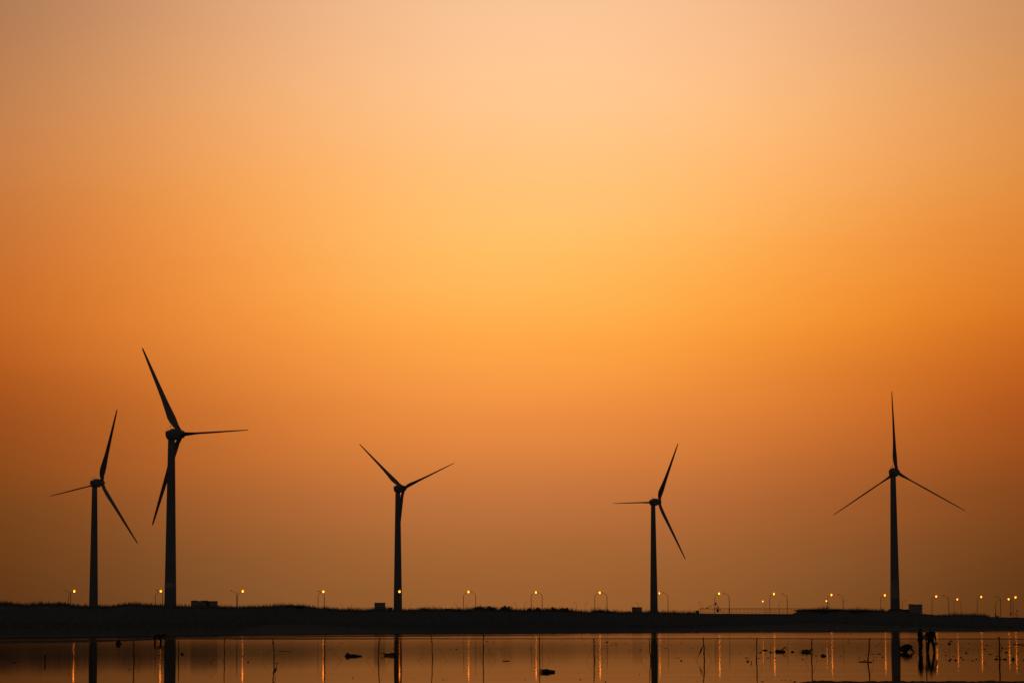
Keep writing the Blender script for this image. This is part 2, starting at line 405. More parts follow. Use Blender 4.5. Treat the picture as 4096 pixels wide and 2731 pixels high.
# ------------------------------------------------------------------ grass on the dyke (stuff)
def fuzz(px):   # how tall the grass stands above the crest there, in photo pixels
    f = 14 + 8 * noise.noise(Vector((px * 0.012, 0, 5))) + 3 * noise.noise(Vector((px * 0.06, 2, 5)))
    if 2795 < px < 3190: f = 1.2
    if 3540 < px < 3690: f = 2.0
    if 3690 <= px < 3800: f = min(f, 2 + (px - 3690) * .08)
    if px > 3960: f = 2.5
    if 1380 < px < 1500: f += 2
    return max(f, 1.0)
b = MB(); rg_ = random.Random(3)
for px in [i * 0.42 - 500 for i in range(int(5200 / 0.42))]:
    p = px + rg_.uniform(-1, 1); lay = rg_.random()
    c = crest_pt(p); D = c.y - lay * 4.0; x = c.x * D / c.y
    mpp = c.y / F                             # metres per photo pixel there
    h = fuzz(p) * mpp * (0.35 + 0.95 * rg_.random() ** 1.8)
    if rg_.random() < 0.05: h *= rg_.uniform(1.3, 1.9)
    zb = c.z - 0.25 - lay * 0.25
    w = rg_.uniform(0.03, 0.09); lean = rg_.uniform(-0.14, 0.14) * (h + .3)
    k = len(b.v)
    top = zb + 0.25 + h
    mid = zb + 0.25 + h * 0.45
    b.v += [(x - w, D, zb), (x + w, D + 0.03, zb), (x + w * 0.55 + lean * .4, D, mid), (x - w * 0.55 + lean * .4, D + .02, mid), (x + lean, D, top)]
    b.f += [(k, k + 1, k + 2, k + 3), (k + 3, k + 2, k + 4)]
for _ in range(9000):                         # tufts down the face of the dyke
    px = rg_.uniform(-500, 4600); c = crest_pt(px); fr = rg_.uniform(0.2, 0.9); D = shoreD(px) + CREST * fr; x = c.x * D / c.y
    z = c.z * (0.1 + 0.85 * fr) - 0.45 if fr < .45 else c.z * (0.42 + (fr - .45) * 1.1) - 0.2
    for q in range(3):
        w = 0.06; h = rg_.uniform(.4, .8); lean = rg_.uniform(-.25, .25); xx = x + rg_.uniform(-.3, .3); k = len(b.v)
        b.v += [(xx - w, D, z), (xx + w, D + .05, z), (xx + lean, D, z + h)]; b.f.append((k, k + 1, k + 2))
tag(b.build('grass', 'grass'), 'dark ragged grass fringing the top of the dyke', 'grass', kind='stuff')

# ------------------------------------------------------------------ shrubs on the dyke
def shrub(px, w_px, top, label, spikes=10, leaves=900, seed=1, dD=-2.5, base=None):
    rd = random.Random(seed); c = crest_pt(px); D = c.y + dD; mpp = D / F
    x0 = W(px, 2450, D).x; zt = W(px, top, D).z; zb = c.z - 0.4; w = w_px * mpp / 2; h = max(0.5, zt - zb)
    root = empty('shrub', (x0, D, zb)); b = MB(); st = MB()
    lobes = [(rd.uniform(-.85, .85), rd.uniform(.55, 1.0), rd.uniform(.22, .45)) for _ in range(max(4, int(w_px / 14)))]
    for i in range(leaves):
        lx, lh, lr = rd.choice(lobes); lh *= (1 - 0.35 * lx * lx)
        a = rd.uniform(0, 6.28); rr = rd.random() ** .5
        x = lx * w + math.cos(a) * rr * lr * w; z = rd.random() ** .7 * lh * h * math.sqrt(max(0, 1 - (math.cos(a) * rr) ** 2 * .8)); y = rd.uniform(-1, 1) * min(w, 1.2)
        s = rd.uniform(.10, .22); q = Vector((rd.uniform(-1, 1), rd.uniform(-.5, .5), rd.uniform(-.3, 1))).normalized() * s; e = Vector((-q.z, 0.3 * s, q.x)) * .5
        k = len(b.v); p = Vector((x, y, z)); b.v += [tuple(p - e), tuple(p + e), tuple(p + q * 1.4)]; b.f.append((k, k + 1, k + 2))
    for i in range(spikes):
        lx = rd.uniform(-.9, .9); hh = h * rd.uniform(.9, 1.22) * (1 - .3 * lx * lx); xx = lx * w; le = rd.uniform(-.2, .2)
        st.tube([(xx * .6, 0, 0), (xx, .1, hh * .6), (xx + le, .1, hh)], [.05, .03, .008], 4)
    st.ball((0, 0, 0), (w * .8, .3, .15), 10, 6)
    st.build('stem', 'bark', root); b.build('crown', 'leaf', root)
    tag(root, label, 'shrub', 'shrubs on the crest of the dyke'); return root
shrub(1945, 90, 2421, 'broad leafy shrub on the dyke just right of the lamp pair in the middle', 14, 1300, 1)
shrub(1690, 22, 2427, 'small pointed shrub on the dyke right of the third wind turbine tower', 5, 260, 2)
shrub(2031, 52, 2420, 'peaked spiky shrub on the dyke between two small unlit lamps', 12, 700, 3)
shrub(2132, 56, 2424, 'rounded shrub at the foot of the lit lamp right of centre', 8, 700, 4)
shrub(2206, 36, 2425, 'narrow upright shrub on the dyke right of the centre lamps', 8, 420, 5)
shrub(2252, 58, 2428, 'low ragged shrub on the dyke, last before the grass thins out', 8, 600, 6)
shrub(2412, 84, 2436, 'low wide shrub between the poles of the arched lamp pair left of the fourth turbine', 8, 800, 7)
shrub(1805, 70, 2431, 'low tufted shrub behind a small unlit lamp left of centre', 10, 600, 8)
shrub(1165, 110, 2419, 'low wide shrub on the dyke left of the arched lamp pair', 8, 900, 9)
shrub(3235, 130, 2436, 'dense dark shrub where the open fence ends', 8, 1900, 10)
shrub(3345, 140, 2435, 'dense dark shrub in front of the fence below two lit lamps', 8, 1900, 11)
shrub(3470, 140, 2439, 'dense dark shrub in front of the fence left of the last turbine', 8, 1700, 12)
for i, (px, top, label) in enumerate([(4068, 2437, 'thin sparse sapling standing alone near the right edge')]):
    c = crest_pt(px); D = c.y; mpp = D / F; z0 = c.z - .3; root = empty('sapling', (c.x, D, z0)); h = W(px, top, D).z - z0
    st = MB().tube([(0, 0, 0), (.03, 0, h * .5), (.2, 0, h)], [.05, .035, .01], 5); lf = MB(); rd = random.Random(5)
    for zz, l in ((.15, -.5), (.45, -.5), (.3, .25), (.7, -.3), (.8, .3), (.95, .12)):
        st.tube([(0, 0, zz * h), (l * .6, 0, zz * h + .08)], [.02, .01], 4)
        for q in range(22):
            p = Vector((l * rd.uniform(.3, 1.1), rd.uniform(-.15, .15), zz * h + rd.uniform(-.05, .16))); s = rd.uniform(.06, .12); k = len(lf.v)
            lf.v += [tuple(p + Vector((-s, 0, 0))), tuple(p + Vector((s, .02, 0))), tuple(p + Vector((0, 0, s)))]; lf.f.append((k, k + 1, k + 2))
    st.build('trunk', 'bark', root); lf.build('crown', 'leaf', root); tag(root, label, 'sapling')

# ------------------------------------------------------------------ wind turbines
def blade_mb(span=35.0, feather=90):
    tab = [(1.0,.9,.9,0),(2.0,.9,.85,2),(3.4,1.15,.75,10),(5.2,1.50,.55,13),(7.0,1.62,.42,12),(9.5,1.45,.34,9),(14,1.12,.38,6),(20,.88,.34,3.5),(26,.68,.28,2),(31,.50,.22,1),(34,.36,.16,0),(34.8,.25,.09,0),(35.1,.10,.04,0)]
    rings = []
    for s, half, th, tw in tab:
        p = R(feather - tw); ch = Vector((math.cos(p), math.sin(p), 0)); nn = Vector((-math.sin(p), math.cos(p), 0))
        ce = -0.38 * half if s > 3 else 0.0      # pitch axis sits towards the leading edge
        ring = []
        for k in range(14):
            a = 2 * math.pi * k / 14
            cx = math.cos(a) * half + ce * 1.0
            ty = math.sin(a) * th * (0.75 + 0.35 * math.cos(a))
            ring.append(ch * cx + nn * ty + Vector((0, 0, s)))
        rings.append(ring)
    return MB().ring_loft(rings)
def turbine(px, hub_py, hub_px, D, beta, phi, label, band=None, rs=1.0):
    b_ = R(beta); A = Vector((math.sin(b_), math.cos(b_), 0)); tau = R(5)
    AX = Vector((math.sin(b_) * math.cos(tau), math.cos(b_) * math.cos(tau), math.sin(tau)))
    hubp = W(hub_px, hub_py, D); OV = 3.9
    z0 = 2.4; base = hubp - A * OV; base.z = z0; hh = hubp.z - z0 - OV * math.tan(tau) * 0.6
    root = empty('wind_turbine', base)
    tw = MB(); rings = []
    top = hh - 1.9
    for i in range(13):
        f = i / 12; r = 2.12 + (1.17 - 2.12) * f
        rings.append([(math.cos(2*math.pi*k/36) * r, math.sin(2*math.pi*k/36) * r, f * top) for k in range(36)])
    for fl in (0.33, 0.66):                      # flange joints
        pass
    tw.ring_loft(rings); tower = tw.build('tower', 'turb', root, True)
    if band:
        z1 = W(hub_px, band[1], D).z - z0; z2 = W(hub_px, band[0], D).z - z0
        def rr(z): return 2.12 + (1.17 - 2.12) * z / top + 0.03
        MB().ring_loft([[(math.cos(2*math.pi*k/36) * rr(z), math.sin(2*math.pi*k/36) * rr(z), z) for k in range(36)] for z in (z1, z2)], False).build('painted_band', 'band', tower, True)
    # nacelle: lofted box along the rotor axis
    nr = Matrix.Rotation(math.pi / 2 - b_, 4, 'Z')          # local x -> axis
    nac = MB(); secs = [(-1.75, .95, .25, .95), (-1.62, 1.30, -.5, 1.15), (-1.3, 1.42, -1.3, 1.28), (-.9, 1.48, -1.8, 1.38), (-.1, 1.5, -1.92, 1.5), (0.2, 1.5, -1.92, 1.85), (.5, 1.5, -1.9, 2.02), (1.6, 1.5, -1.86, 2.05), (2.3, 1.45, -1.75, 1.9), (2.6, 1.3, -1.5, 1.6)]
    rings = []
    for x, w, zb, zt in secs:
        ring = []; cz = (zb + zt) / 2; hz = (zt - zb) / 2
        for k in range(20):
            a = 2 * math.pi * k / 20; ca, sa = math.cos(a), math.sin(a)
            q = 0.5
            ring.append(nr @ Vector((x, w * math.copysign(abs(ca) ** q, ca), hh + cz + hz * math.copysign(abs(sa) ** q, sa))))
        rings.append(ring)
    nac.ring_loft(rings); nacelle = nac.build('nacelle', 'turb', root, True)
    ms_ = MB()
    def T(x, y, z): return nr @ Vector((x, y, hh + z))
    ms_.tube([T(-.2, 0, 1.4), T(-.45, 0, 2.9)], [.07, .05], 5); ms_.tube([T(-.8, 0, 2.6), T(-.45, 0, 2.4), T(-.1, 0, 2.75)], .05, 5); ms_.ball(T(-.45, 0, 2.9), .16, 6, 5)
    ms_.tube([T(-.4, .5, 1.3), T(-1.3, .5, 2.0)], .07, 5); ms_.ball(T(-1.3, .5, 2.05), .13, 6, 5)
    ms_.build('wind_mast', 'pole', nacelle)
    # hub and blades, axis AX
    hl = hubp - base
    hb = MB(); xh, yh_ = frame_of(AX); rings = []
    for d, r in ((-1.5, 1.25), (-1.1, 1.42), (-.2, 1.5), (.7, 1.42), (1.3, 1.1), (1.75, .6), (1.9, .1)):
        rings.append([hl + AX * d + (xh * math.cos(2*math.pi*k/20) + yh_ * math.sin(2*math.pi*k/20)) * r for k in range(20)])
    hb.ring_loft(rings); hub = hb.build('hub', 'turb', root, True)
    Hh = Vector((math.cos(b_), -math.sin(b_), 0)); U = AX.cross(Hh); U = U if U.z > 0 else -U
    for i in range(3):
        a = R(phi) - i * 2 * math.pi / 3
        sp = Hh * math.cos(a) + U * math.sin(a)
        ta = AX.cross(sp).normalized()
        m = Matrix((ta, AX, sp)).transposed()
        bb = blade_mb()
        bb.v = [tuple(m @ Vector((p[0], p[1], p[2] * rs)) + hl) for p in bb.v]
        bb.build('blade', 'blade', root, True)
    tag(root, label, 'wind turbine', 'wind turbines behind the dyke')
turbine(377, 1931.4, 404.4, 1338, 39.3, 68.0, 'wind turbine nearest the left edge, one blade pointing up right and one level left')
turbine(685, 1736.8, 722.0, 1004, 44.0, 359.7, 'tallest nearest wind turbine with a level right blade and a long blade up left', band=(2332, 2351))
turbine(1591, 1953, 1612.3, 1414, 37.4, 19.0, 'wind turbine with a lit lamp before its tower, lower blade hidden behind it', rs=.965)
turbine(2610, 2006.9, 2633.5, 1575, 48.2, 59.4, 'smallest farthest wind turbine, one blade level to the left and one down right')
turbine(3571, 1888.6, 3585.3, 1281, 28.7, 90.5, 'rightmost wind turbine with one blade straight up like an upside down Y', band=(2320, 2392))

# ------------------------------------------------------------------ street lamps
HZ = 12.0                       # lamp heads this high above the water
def make_lamp(lit):
    """8 m lamp with its arm to +x; the pole stands at the origin"""
    root = empty('street_lamp', (0, 0, 0)); h = 9.6
    arm_w, rise = 1.42, 1.0
    pts = [(0, 0, 0), (0, 0, 3), (0, 0, h - 1.55)]
    for a in (15, 30, 45, 60, 75):
        pts.append((0.62 * (1 - math.cos(R(a))) * 1.05, 0, h - 1.55 + 0.95 * math.sin(R(a)) ))
    rad = [.12, .11, .085] + [.07] * 5
    MB().tube(pts, rad, 8).build('pole', 'pole', root, True)
    MB().tube([pts[-1], (0.95, 0, h - 0.42), (1.25, 0, h - 0.28), (arm_w - .05, 0, h - 0.2)], [.065, .06, .055, .05], 7).build('arm', 'pole', root, True)
    MB().box((0, 0, .25), (.36, .36, .5)).build('base_plate', 'pole', root)
    hd = MB(); d = Vector((1, 0, .42)).normalized(); rot = d.to_track_quat('X', 'Z').to_matrix()
    hd.ball((arm_w + .22, 0, h - .1), (.38, .17, .10), 10, 6, rot); head = hd.build('lamp_head', 'pole', root, True)
    if lit:
        MB().ball((arm_w + .30, -.06, h - .13), (.26, .20, .27), 8, 6, rot).build('lit_bulb', 'glow', head, True)
        MB().ball((arm_w + .36, .22, h + .05), (.46, .20, .40), 10, 7, rot).build('added_glare_halo', 'glare_halo', head, True)  # added glowing ball shaped as the glare halo, not a lamp part
    return root
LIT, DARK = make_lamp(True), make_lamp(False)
used = {}
def lamp(pole_px, head_px, head_py, lit, label, group):
    D = (HZ - H) * F / (horizon(head_px) - head_py)
    proto = LIT if lit else DARK
    if lit not in used: used[lit] = 1; o = proto
    else: o = copy_tree(proto)
    p = W(pole_px, head_py + 30, D); p2 = W(head_px, head_py, D)
    o.location = (p.x, D, HZ - 9.5)
    wx = (p2.x - p.x)
    s = max(0.45, min(1.5, abs(wx) / 1.65))
    ang = 0.0 if wx > 0 else math.pi
    o.scale = (s if wx > 0 else -s, 1.0, 1.0)
    tag(o, label, 'street lamp', group)
gl_, gd_, gs_ = 'lit street lamps along the dyke', 'unlit street lamps along the dyke', 'small distant street lamps'
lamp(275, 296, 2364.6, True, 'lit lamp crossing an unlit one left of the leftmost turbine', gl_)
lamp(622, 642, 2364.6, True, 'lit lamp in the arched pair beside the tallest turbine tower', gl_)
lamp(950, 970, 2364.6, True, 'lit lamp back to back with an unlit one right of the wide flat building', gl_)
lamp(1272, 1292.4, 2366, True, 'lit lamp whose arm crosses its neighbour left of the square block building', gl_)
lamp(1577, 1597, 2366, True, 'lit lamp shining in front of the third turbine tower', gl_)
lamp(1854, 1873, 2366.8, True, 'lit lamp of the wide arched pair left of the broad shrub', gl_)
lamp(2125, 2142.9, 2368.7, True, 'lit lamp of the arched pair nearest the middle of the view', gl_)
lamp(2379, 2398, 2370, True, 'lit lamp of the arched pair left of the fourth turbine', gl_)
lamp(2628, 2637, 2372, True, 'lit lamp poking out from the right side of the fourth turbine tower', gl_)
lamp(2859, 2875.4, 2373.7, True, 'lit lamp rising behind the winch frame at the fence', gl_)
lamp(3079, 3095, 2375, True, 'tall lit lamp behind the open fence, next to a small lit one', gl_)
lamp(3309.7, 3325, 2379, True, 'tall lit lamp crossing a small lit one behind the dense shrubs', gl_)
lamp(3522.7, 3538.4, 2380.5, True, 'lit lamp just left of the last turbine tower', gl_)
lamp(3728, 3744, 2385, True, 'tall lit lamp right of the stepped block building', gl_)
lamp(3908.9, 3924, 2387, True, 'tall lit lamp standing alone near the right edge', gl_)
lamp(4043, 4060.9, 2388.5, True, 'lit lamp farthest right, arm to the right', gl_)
lamp(283, 263, 2361, False, 'unlit lamp crossing a lit one left of the leftmost turbine', gd_)
lamp(650, 628, 2361, False, 'unlit lamp in the arched pair beside the tallest turbine tower', gd_)
lamp(946.6, 926, 2361.5, False, 'unlit lamp back to back with a lit one right of the wide flat building', gd_)
lamp(1297, 1275, 2364.6, False, 'unlit lamp crossing a lit one left of the square block building', gd_)
lamp(1903, 1883, 2366, False, 'unlit lamp at the left edge of the broad shrub', gd_)
lamp(2168.7, 2149, 2368, False, 'unlit lamp of the arched pair nearest the middle of the view', gd_)
lamp(2428, 2406.7, 2369, False, 'unlit lamp of the arched pair left of the fourth turbine', gd_)
lamp(2672, 2652.7, 2370, False, 'unlit lamp standing right of the fourth turbine', gd_)
lamp(2917, 2895.7, 2372.3, False, 'tall unlit lamp over the left part of the fence', gd_)
lamp(3149, 3129, 2374.8, False, 'tall unlit lamp over the right part of the fence', gd_)
lamp(3372.4, 3353.4, 2377, False, 'tall unlit lamp with a small lamp arm sticking out behind its pole', gd_)
lamp(3795, 3775, 2381.6, False, 'tall unlit lamp between two lit ones right of the stepped block building', gd_)
lamp(4002, 3983, 2384.7, False, 'tall unlit lamp whose pole stands behind a shorter right-arm lamp', gd_)
for a in ((1370,1361,2416,'small unlit lamp with left arm, left of the square block building'),
          (1399.6,1407,2416.5,'small unlit lamp with right arm, left of the square block building'),
          (1638.8,1647,2413,'small unlit lamp just right of the third turbine tower'),
          (1827,1818,2412.4,'small unlit lamp outside the left pole of the wide lit arch'),
          (1867.4,1875.4,2410.8,'small unlit lamp under the wide lit arch'),
          (2066,2056,2410.8,'small unlit lamp with left arm beside the peaked shrub'),
          (2098,2106.8,2408.9,'small unlit lamp with right arm left of the centre lit lamp'),
          (2306,2297,2409,'small unlit lamp with left arm, left of the arched pair before the fourth turbine'),
          (2341.8,2350,2407.8,'small unlit lamp with right arm, left of the arched pair before the fourth turbine'),
          (2553.8,2542.8,2408,'small unlit lamp rising over the low flat hut'),
          (2804,2795,2406.6,'small unlit lamp at the left end of the fence'),
          (3116.4,3125,2403.4,'small unlit lamp behind the fence, between two tall lamps'),
          (3373,3381.5,2402,'small unlit lamp almost hidden behind a tall unlit pole'),
          (3608.8,3621.4,2401,'small unlit lamp right of the last turbine tower'),
          (3843.7,3831,2399,'shorter unlit lamp with left arm touching a lit one'),
          (3982.8,4000.4,2399,'shorter unlit lamp with right arm and a box on its pole')):
    lamp(a[0], a[1], a[2], False, a[3], gs_)
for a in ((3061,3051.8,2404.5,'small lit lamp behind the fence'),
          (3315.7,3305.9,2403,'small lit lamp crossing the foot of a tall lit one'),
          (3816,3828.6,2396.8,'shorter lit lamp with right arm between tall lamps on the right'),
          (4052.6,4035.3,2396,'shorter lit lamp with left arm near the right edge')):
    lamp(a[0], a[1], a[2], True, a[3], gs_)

# ------------------------------------------------------------------ buildings behind the dyke
def block(name, px0, px1, top, bot, dD, label, cat, extra=None, depth=4.0, door=None):
    pc = (px0 + px1) / 2; D = crestD(pc) + dD; a = W(px0, top, D); c = W(px1, top, D); zb = W(pc, bot, D).z; zt = (a.z + c.z) / 2
    w = c.x - a.x; h = zt - zb; root = empty(name, ((a.x + c.x) / 2, D + depth / 2, zb))
    wl = MB().box((0, 0, (h - .18) / 2), (w, depth, h - .18)).build('wall', 'wall', root)
    rf = MB().box((0, 0, h - .09), (w + .14, depth + .14, .18))
    if extra:
        for (e0, e1, et) in extra:
            x0 = W(e0, top, D).x - root.location.x; x1 = W(e1, top, D).x - root.location.x; z1 = W(pc, et, D).z - zb
            rf.box(((x0 + x1) / 2, 0, (h + z1) / 2 + .002), (x1 - x0, depth * .8, max(.06, z1 - h)))
    rf.build('roof', 'roof', root)
    if door:
        x0 = W(door[0], top, D).x - root.location.x; x1 = W(door[1], top, D).x - root.location.x
        dz0 = W(pc, door[3], D).z - zb; dz1 = W(pc, door[2], D).z - zb
        MB().box(((x0 + x1) / 2, -depth / 2 - .03, (dz0 + dz1) / 2), (x1 - x0, .06, dz1 - dz0)).build('door', 'door', root)
    tag(root, label, cat); return root
block('flat_building', 764, 863, 2402.5, 2441, 12.0, 'wide flat-roofed building with a dark doorway right of the tallest turbine', 'building', [(764.5, 786, 2400.2), (803, 826, 2400.2)], 5.0, (823, 838, 2405, 2443))
block('block_building', 1497.6, 1539.6, 2408.8, 2440, 3, 'plain square block building left of the third turbine', 'building', None, 3.0)
block('utility_box', 1540.5, 1544.6, 2428, 2442, 1, 'low dark box against the right side of the square block building', 'box', None, 1.0)
block('flat_hut', 2529, 2567.8, 2427.2, 2452, 2, 'low flat hut under a small unlit lamp left of the fourth turbine', 'hut', [(2529.3, 2540, 2426.2)], 3.0)
block('utility_box', 2783.6, 2796.5, 2440.3, 2454, 0.5, 'small dark box at the left end of the fence', 'box', None, 1.0)
block('stepped_building', 3641, 3689, 2416, 2452, 2, 'block building with a raised left corner right of the last turbine', 'building', [(3641.3, 3654.5, 2414.5)], 4.0)
block('utility_box', 3982, 3995.5, 2462, 2470, 0.5, 'low flat box beside the pole of a shorter unlit lamp near the right edge', 'box', None, 1.0)
def mound(pts, dD, label, thick=3.0):
    pc = pts[0][0]; D = crestD(pc) + dD; o = W(pc, 2450, D); b = MB()
    b.poly([Vector((W(a, c, D).x - o.x, 0, W(a, c, D).z - o.z)) for a, c in pts], thick, Vector((0, 1, 0)))
    r = b.build('rubble_heap', 'soil'); r.location = o; tag(r, label, 'heap')
mound([(1548,2446),(1549,2431),(1562,2427.5),(1569,2427.8),(1570.5,2446)], 1, 'low sloping heap between the square block building and the third turbine')
mound([(3550,2452),(3556,2440),(3562,2434),(3599,2433.6),(3608,2434.4),(3618,2437),(3624,2438),(3625,2435.4),(3631,2435.6),(3641,2438),(3641,2456)], 1, 'smooth low heap around the foot of the last turbine')
D = crestD(2559) + 2; p = W(2559, 2427, D); root = MB().tube([(0, 0, 0), (0, 0, .35)], .05, 5).build('vent_pipe', 'iron'); root.location = (p.x, D + 1.5, p.z - .02); tag(root, 'short vent pipe on the roof of the low flat hut', 'pipe')

# ------------------------------------------------------------------ fence with bent tops
def fpost(hh=1.16, n=1):
    b = MB(); k = .30
    b.tube([(0, 0, -.4), (0, 0, hh - .30), (.02, 0, hh - .27), (k, 0, hh)], [.072, .072, .072, .06], 5); return b
D = crestD(2990) - 1.0
f0 = W(2796.5, 2450, D); froot = empty('security_fence', f0)
first = None
npost = 72
for i in range(npost):
    px = 2796.5 + i * 5.36; c = crest_pt(px); DD = c.y - 0.8; p = W(px, 2450.5, DD); zt = W(px, 2430.5, DD).z
    if first is None:
        first = fpost().build('fence_post', 'iron', froot); o = first
    else:
        o = first.copy(); COL.objects.link(o); o.parent = froot
    o.location = (p.x - f0.x, DD - f0.y, zt - 1.16 - f0.z); o.scale = (1, 1, 1)
b = MB()
for i in range(npost, npost + 72):
    px = 2796.5 + i * 5.36; c = crest_pt(px); DD = c.y + 0.6; p = W(px, 2450.5, DD); zt = W(px, interp([(3180,2431),(3370,2434),(3560,2438)], px), DD).z
    q = fpost(); b.f += [tuple(k + len(b.v) for k in fc) for fc in q.f]; b.v += [(x + p.x - f0.x, y + DD - f0.y, z + zt - 1.16 - f0.z) for x, y, z in q.v]
o = b.build('fence_post', 'iron', froot); o['kind'] = 'stuff'; o['label'] = 'further posts whose bent tips show above the dense shrubs'
b = MB(); pa = []
for i in range(0, 144, 2):
    px = 2796.5 + i * 5.36; c = crest_pt(px); DD = c.y - (0.8 if i < 72 else -.6); p = W(px, 2449.8, DD); pa.append((p.x - f0.x, DD - f0.y, p.z - f0.z))
b.tube(pa, .018, 4).build('bottom_rail', 'iron', froot)
tag(froot, 'long rusty fence of upright bars with bent tops along the dyke', 'fence')

# winch frame behind the fence
D = crestD(2862) + 1.5; o0 = W(2862, 2450, D); root = empty('winch_frame', o0)
def q(u_, v_, dy=0.0):
    p = W(2770 + u_ / 14.7, 2380 + v_ / 14.7, D); return (p.x - o0.x, dy, p.z - o0.z)
MB().ball(q(1355, 485), (.28, .2, .30), 8, 6, jit=.12).build('head_block', 'iron', root)
MB().tube([q(1340, 540), q(1400, 760), q(1480, 1010, -.4)], .06, 5).build('leg', 'iron', root)
MB().tube([q(1405, 450), q(1470, 620), q(1575, 1010, .4)], .10, 5).build('leg', 'iron', root)
MB().tube([q(1420, 540), q(1600, 790, .2), q(1790, 1010, .6)], .06, 5).build('leg', 'iron', root)
MB().ball(q(1475, 890), (.27, .25, .52), 8, 6, jit=.15).build('winch_motor', 'iron', root)
MB().tube([q(1300, 515), q(1000, 635), q(740, 765)], .045, 5).build('cable', 'iron', root)
MB().tube([q(1300, 560), q(1050, 650), q(770, 790)], .045, 5).build('cable', 'iron', root)
MB().ball(q(875, 762), (.26, .15, .14), 8, 5).build('counterweight', 'iron', root)
MB().tube([q(1340, 425), q(1430, 370)], .035, 5).build('spike', 'iron', root)
MB().tube([q(1250, 1010), q(1300, 740), q(1430, 745)], .04, 5).build('brace', 'iron', root)
tag(root, 'dark three-legged winch frame with slanting cables behind the fence', 'winch')
MB_ = MB().tube([(0, 0, -.6), (0, 0, 1.35)], .08, 6); DD = crestD(2812) + .3; p = W(2812, 2446, DD); o = MB_.build('short_post', 'iron'); o.location = p; tag(o, 'short thick post standing at the left end of the fence', 'post')

# boxes fixed on lamp poles near the right edge
for px, y0, y1, label in ((3983.3, 2451, 2462, 'dark rounded box on the pole of the shorter right-arm lamp'), (4043.8, 2447, 2461, 'dark lumpy box low on the pole of the farthest right lit lamp')):
    D = crestD(px) + 1; a = W(px, y0, D); c = W(px, y1, D); b = MB(); hh = a.z - c.z
    b.ball((0, 0, hh * .7), (.2, .16, hh * .32), 8, 6, jit=.1); b.ball((-.06, 0, hh * .2), (.2, .16, hh * .26), 8, 6, jit=.1)
    b.tube([(-.02, 0, -1.0), (-.02, 0, hh * .3)], .06, 5)
    o = b.build('meter_box', 'iron'); o.location = c; tag(o, label, 'box')

# ------------------------------------------------------------------ stakes with guy ropes in the near water
def stake(bx, by, tx, ty, label, gl=None, gr=None, w=0.056, bend=0.0, knots=()):
    g0 = G(bx, by); D = g0.y; root = empty('mooring_stake', (g0.x, g0.y, 0)); t_ = W(tx, ty, D)
    pts = []
    for i in range(9):
        f = i / 8; x = (t_.x - g0.x) * f + bend * math.sin(math.pi * f) + 0.012 * math.sin(f * 9 + bx); pts.append((x, 0, t_.z * f))
    pts = [(-pts[1][0] * .6, 0, -.3)] + pts
    rad = [w / 2 * (1.05 - .2 * i / 9) * (1 + .08 * math.sin(i * 2.1 + bx)) for i in range(10)]
    MB().tube(pts, rad, 7).build('post', 'wood', root, True)
    for kz in knots:
        MB().ball((pts[6][0], 0, t_.z * kz), (.06, .05, .05), 7, 5, jit=.2).build('rope_knot', 'rope', root)
    for side in (gl, gr):
        if side:
            ax, ay, ex, ey = side; a = W(ax, ay, D); e = G(ex, ey)
            mid = (a + e) / 2; mid.z -= 0.03
            MB().tube([(a.x - g0.x, 0, a.z), (mid.x - g0.x, (e.y - g0.y) / 2, mid.z), (e.x - g0.x, e.y - g0.y, -.05)], .006, 4).build('guy_rope', 'rope', root)
    tag(root, label, 'stake', 'stakes standing in the shallow water')
    return root
def z3(u_, v_): return (1100 + u_ / 3.638, 2300 + v_ / 3.638)
def zr(base, a, b_): return (base + a[0] / 3.638, 2300 + a[1] / 3.638, base + b_[0] / 3.638, 2300 + b_[1] / 3.638)
stake(-20, 2648, -20, 2562, 'stake just past the left edge whose rope slants into view', None, (-6, 2605, 40, 2648))
stake(366, 2649, 366, 2562, 'stake hidden in the reflection of the leftmost turbine, ropes slanting out both sides', zr(0,(1215,1110),(1085,1262)), zr(0,(1430,1110),(1585,1272)))
stake(535, 2650, 532, 2558, 'stake with a ropy bundle near its top, left of the tallest turbine reflection', zr(0,(1920,1090),(1780,1275)), zr(0,(1990,1110),(2075,1265)), .062, .03, (.8,))
stake(714, 2644, 715, 2562, 'stake close against the right side of the tallest turbine reflection', None, None, .05)
stake(897, 2643, 897.5, 2553, 'stake between the wide building reflection and the lamp streak', None, (911, 2584, 942, 2640), .056)
stake(1097.5, 2643, 1091, 2552, 'leaning stake behind the heron', zr(550,(1925,1060),(1797,1255)), zr(550,(1990,1000),(2148,1250)), .06, .01, (.8,))
stake(1299, 2643, 1299.5, 2549, 'stake right beside a lamp streak, left of the driftwood', None, zr(1100,(800,1045),(985,1248)))
stake(1513, 2643, 1518, 2548, 'stake left of the raft and the third turbine reflection', zr(1100,(1480,1050),(1320,1255)), zr(1100,(1540,1020),(1683,1245)), .062)
stake(1730, 2637, 1725, 2533, 'bent stake right of the third turbine reflection', zr(1650,(155,1120),(80,1240)), zr(1650,(375,1060),(515,1240)), .058, .012)
stake(1933, 2638, 1934.5, 2534, 'tall straight stake left of the middle of the water', None, zr(1650,(1100,1060),(1215,1240)), .062, -.01)
stake(2159.5, 2640, 2157.7, 2543, 'stake at the frayed end of the dark basket', zr(1650,(1790,1140),(1755,1250)), zr(1650,(1890,1050),(2018,1245)), .056)
stake(2377, 2642, 2375, 2551, 'stake just left of a lamp streak, ropes both sides', zr(2200,(630,1035),(522,1250)), zr(2200,(665,1035),(790,1242)), .062)
stake(2602, 2642, 2596.5, 2551, 'slanting stake at the left edge of the fourth turbine reflection', zr(2200,(1445,1035),(1315,1245)), zr(2200,(1500,1035),(1585,1250)), .05)
